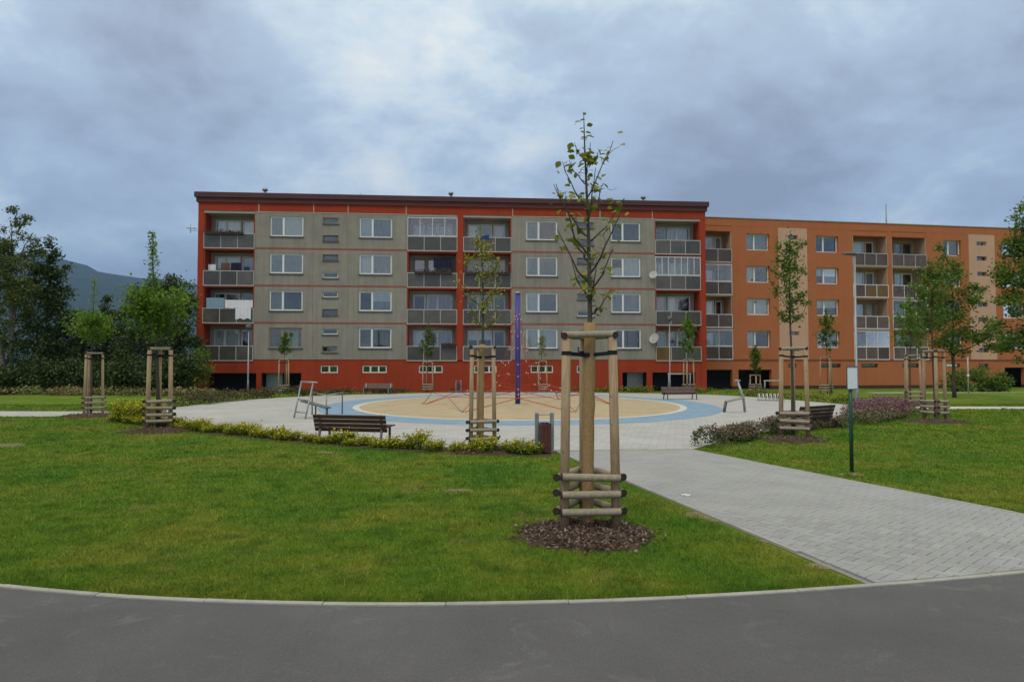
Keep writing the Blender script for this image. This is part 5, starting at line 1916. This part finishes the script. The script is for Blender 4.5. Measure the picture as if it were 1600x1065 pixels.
ropes.build('rope_net', M['rope'], root); tag(knots.build('rope_joints', M['rope_knot'], root), kind='stuff')
for k in range(0, NA, 2):
    a = 2*math.pi*k/NA
    mb = MB(); mb.tube([(4.62*math.cos(a), 6.22*math.sin(a), -0.05), (4.6*math.cos(a), 6.2*math.sin(a), 0.12)], 0.05, 8); mb.build('anchor', M['metal'], root)

# ---- exercise equipment left of the sand
def px3(px, py, d):
    r = ray(px, py); t = d / r.y
    return Vector((r.x*t, d, EYE + r.z*t))


p = G(470, 653)
root = empty('exercise_bench', (p.x, p.y, 0.012)); tag(root, 'steel exercise ladder with sloping bench on the plaza left of the sand', 'fitness equipment')
base = Vector((p.x, p.y, 0.012))
rel = lambda px, py, d: px3(px, py, d) - base
d0 = p.y
A0, A1 = rel(459.5, 652, d0), rel(477, 655.5, d0 - 0.5)
B0, B1 = rel(471, 596, d0 + 0.9), rel(489.5, 597, d0 + 0.5)
A0.z = A1.z = 0
mb = MB(); mb.tube([A0, B0], 0.032, 8).tube([A1, B1], 0.032, 8); lad = mb.build('ladder_rails', M['metal'], root)
for f in (0.16, 0.50, 0.99):
    mb = MB(); mb.tube([A0.lerp(B0, f), A1.lerp(B1, f)], 0.024, 8); mb.build('rung', M['metal'], lad)
mb = MB(); mb.tube([B0 - (B1-B0)*0.05, B1 + (B1-B0)*0.35], 0.03, 8); mb.build('top_bar', M['metal'], root)
S0, S1 = A0.lerp(B0, 0.47).lerp(A1.lerp(B1, 0.47), 0.5), rel(513, 637, d0 - 0.2)
mb = MB(); mb.obox(S0, S1, 0.34, 0.05, bev=0.012); mb.build('board', M['metal_dark'], root)
for f in (0.5, 0.96):
    q = S0.lerp(S1, f)
    mb = MB(); mb.tube([q, (q.x, q.y, 0)], 0.03, 8); mb.build('leg', M['metal_dark'], root)
Fp = [rel(488, 612, d0 + 1.6), rel(510, 618, d0 + 1.2), rel(535, 613, d0 + 1.9)]
mb = MB(); mb.tube([(Fp[0].x, Fp[0].y, 0), Fp[0], Fp[1], (Fp[1].x, Fp[1].y, 0)], 0.03, 8).tube([Fp[1], Fp[2], (Fp[2].x, Fp[2].y, 0)], 0.03, 8)
mb.build('hand_frame', M['metal'], root)

# ---- equipment right of the sand
p = G(1148, 644)
base = Vector((p.x, p.y, 0.012)); d0 = p.y
root = empty('exercise_stepper', tuple(base)); tag(root, 'leaning steel exercise bar with low plank on the plaza right of the sand', 'fitness equipment')
a, b, c, t_ = rel(1131.5, 644, d0), rel(1134, 628, d0), rel(1161.5, 621, d0), rel(1152, 594.5, d0 + 0.1)
f = rel(1164, 645, d0)
a.z = f.z = 0
mb = MB(); mb.tube([a, b], 0.06, 10); mb.build('front_post', M['metal_dark'], root)
mb = MB(); mb.tube([f, c, t_], 0.05, 10); mb.build('leaning_post', M['metal'], root)
mb = MB(); mb.obox(b + Vector((0, 0, .02)), c, 0.30, 0.06, bev=0.012); mb.build('plank', M['metal'], root)
mb = MB(); mb.tube([t_ - Vector((0.14, 0.1, 0)), t_ + Vector((0.14, 0.1, 0))], 0.045, 8); mb.build('handle', M['metal'], root)

# ---- carpet racks, bicycle rack
def carpet_rack(pa, pb, d, ztop, label):
    x0, x1 = PXM(pa, d), PXM(pb, d)
    root = empty('carpet_rack', ((x0+x1)/2, d, gz(d))); tag(root, label, 'rack', 'steel carpet racks')
    L = (x1 - x0)/2
    mb = MB(); mb.tube([(-L, 0, ztop), (L, 0, ztop)], 0.05, 8); mb.build('beam', M['rail'], root)
    for s in (-1, 1):
        mb = MB(); mb.tube([(s*L*0.9, 0, -0.05), (s*L*0.9, 0, ztop)], 0.05, 8); mb.build('post', M['metal'], root)
        mb = MB(); mb.tube([(s*L*0.9, 0.5, -0.05), (s*L*0.9, 0, ztop*0.8)], 0.03, 8); mb.build('brace', M['metal'], root)


carpet_rack(1043, 1080, 48.6, 1.32, 'steel carpet rack before the passage of the grey block')
carpet_rack(1193, 1224, 49.3, 0.82, 'low steel carpet rack before the dark passage of the orange block')
p = G(1204, 626)
root = empty('bicycle_rack', (p.x, p.y, 0.01), R(-12)); tag(root, 'pale steel bicycle rack of hoops before the yellow-green hedge', 'bicycle rack')
for k in range(7):
    x = -0.6 + 0.2*k
    mb = MB(); mb.tube([(x, -.3, 0), (x, -.28, .26), (x, -.18, .36), (x, .18, .36), (x, .28, .26), (x, .3, 0)], 0.022, 8); mb.build('hoop', M['rail_white'], root)
for y in (-.3, .3):
    mb = MB(); mb.obox((-.7, y, .02), (.7, y, .02), .05, .03); mb.build('base_rail', M['metal'], root)

# a scrap of paper on the path
p = G(1065, 773.5, 0.03)
mb = MB()
for i in range(4):
    for j in range(3):
        h = lambda a_, b_: 0.004 + 0.006*math.sin(a_*2.1 + b_*1.3)
        mb.poly([(x*.04, y*.035, h(x, y)) for x, y in ((i, j), (i+1, j), (i+1, j+1), (i, j+1))], True)
sol_o = mb.build('paper_scrap', M['paper']); sol_o.location = (p.x, p.y, 0.026); tag(sol_o, 'small scrap of white paper lying on the grey path', 'litter')
md = sol_o.modifiers.new('solidify', 'SOLIDIFY'); md.thickness = 0.0008; md.offset = 1

# ------------------------------------------------------------------ the air between here and the mountain
HZ = MB(); HZ.box(-6500, 6500, -3200, 7200, -6.0, 900.0)
hm, t, out = new_mat('haze')
pv = N(t, 'ShaderNodeVolumePrincipled')
pv.inputs['Color'].default_value = (0.37, 0.60, 0.97, 1)
pv.inputs['Density'].default_value = 0.00011
pv.inputs['Anisotropy'].default_value = 0.0
t.links.new(pv.outputs[0], out.inputs['Volume'])
hz = HZ.build('haze', hm); tag(hz, 'thin blue air between the houses and the mountain', 'haze', kind='stuff')
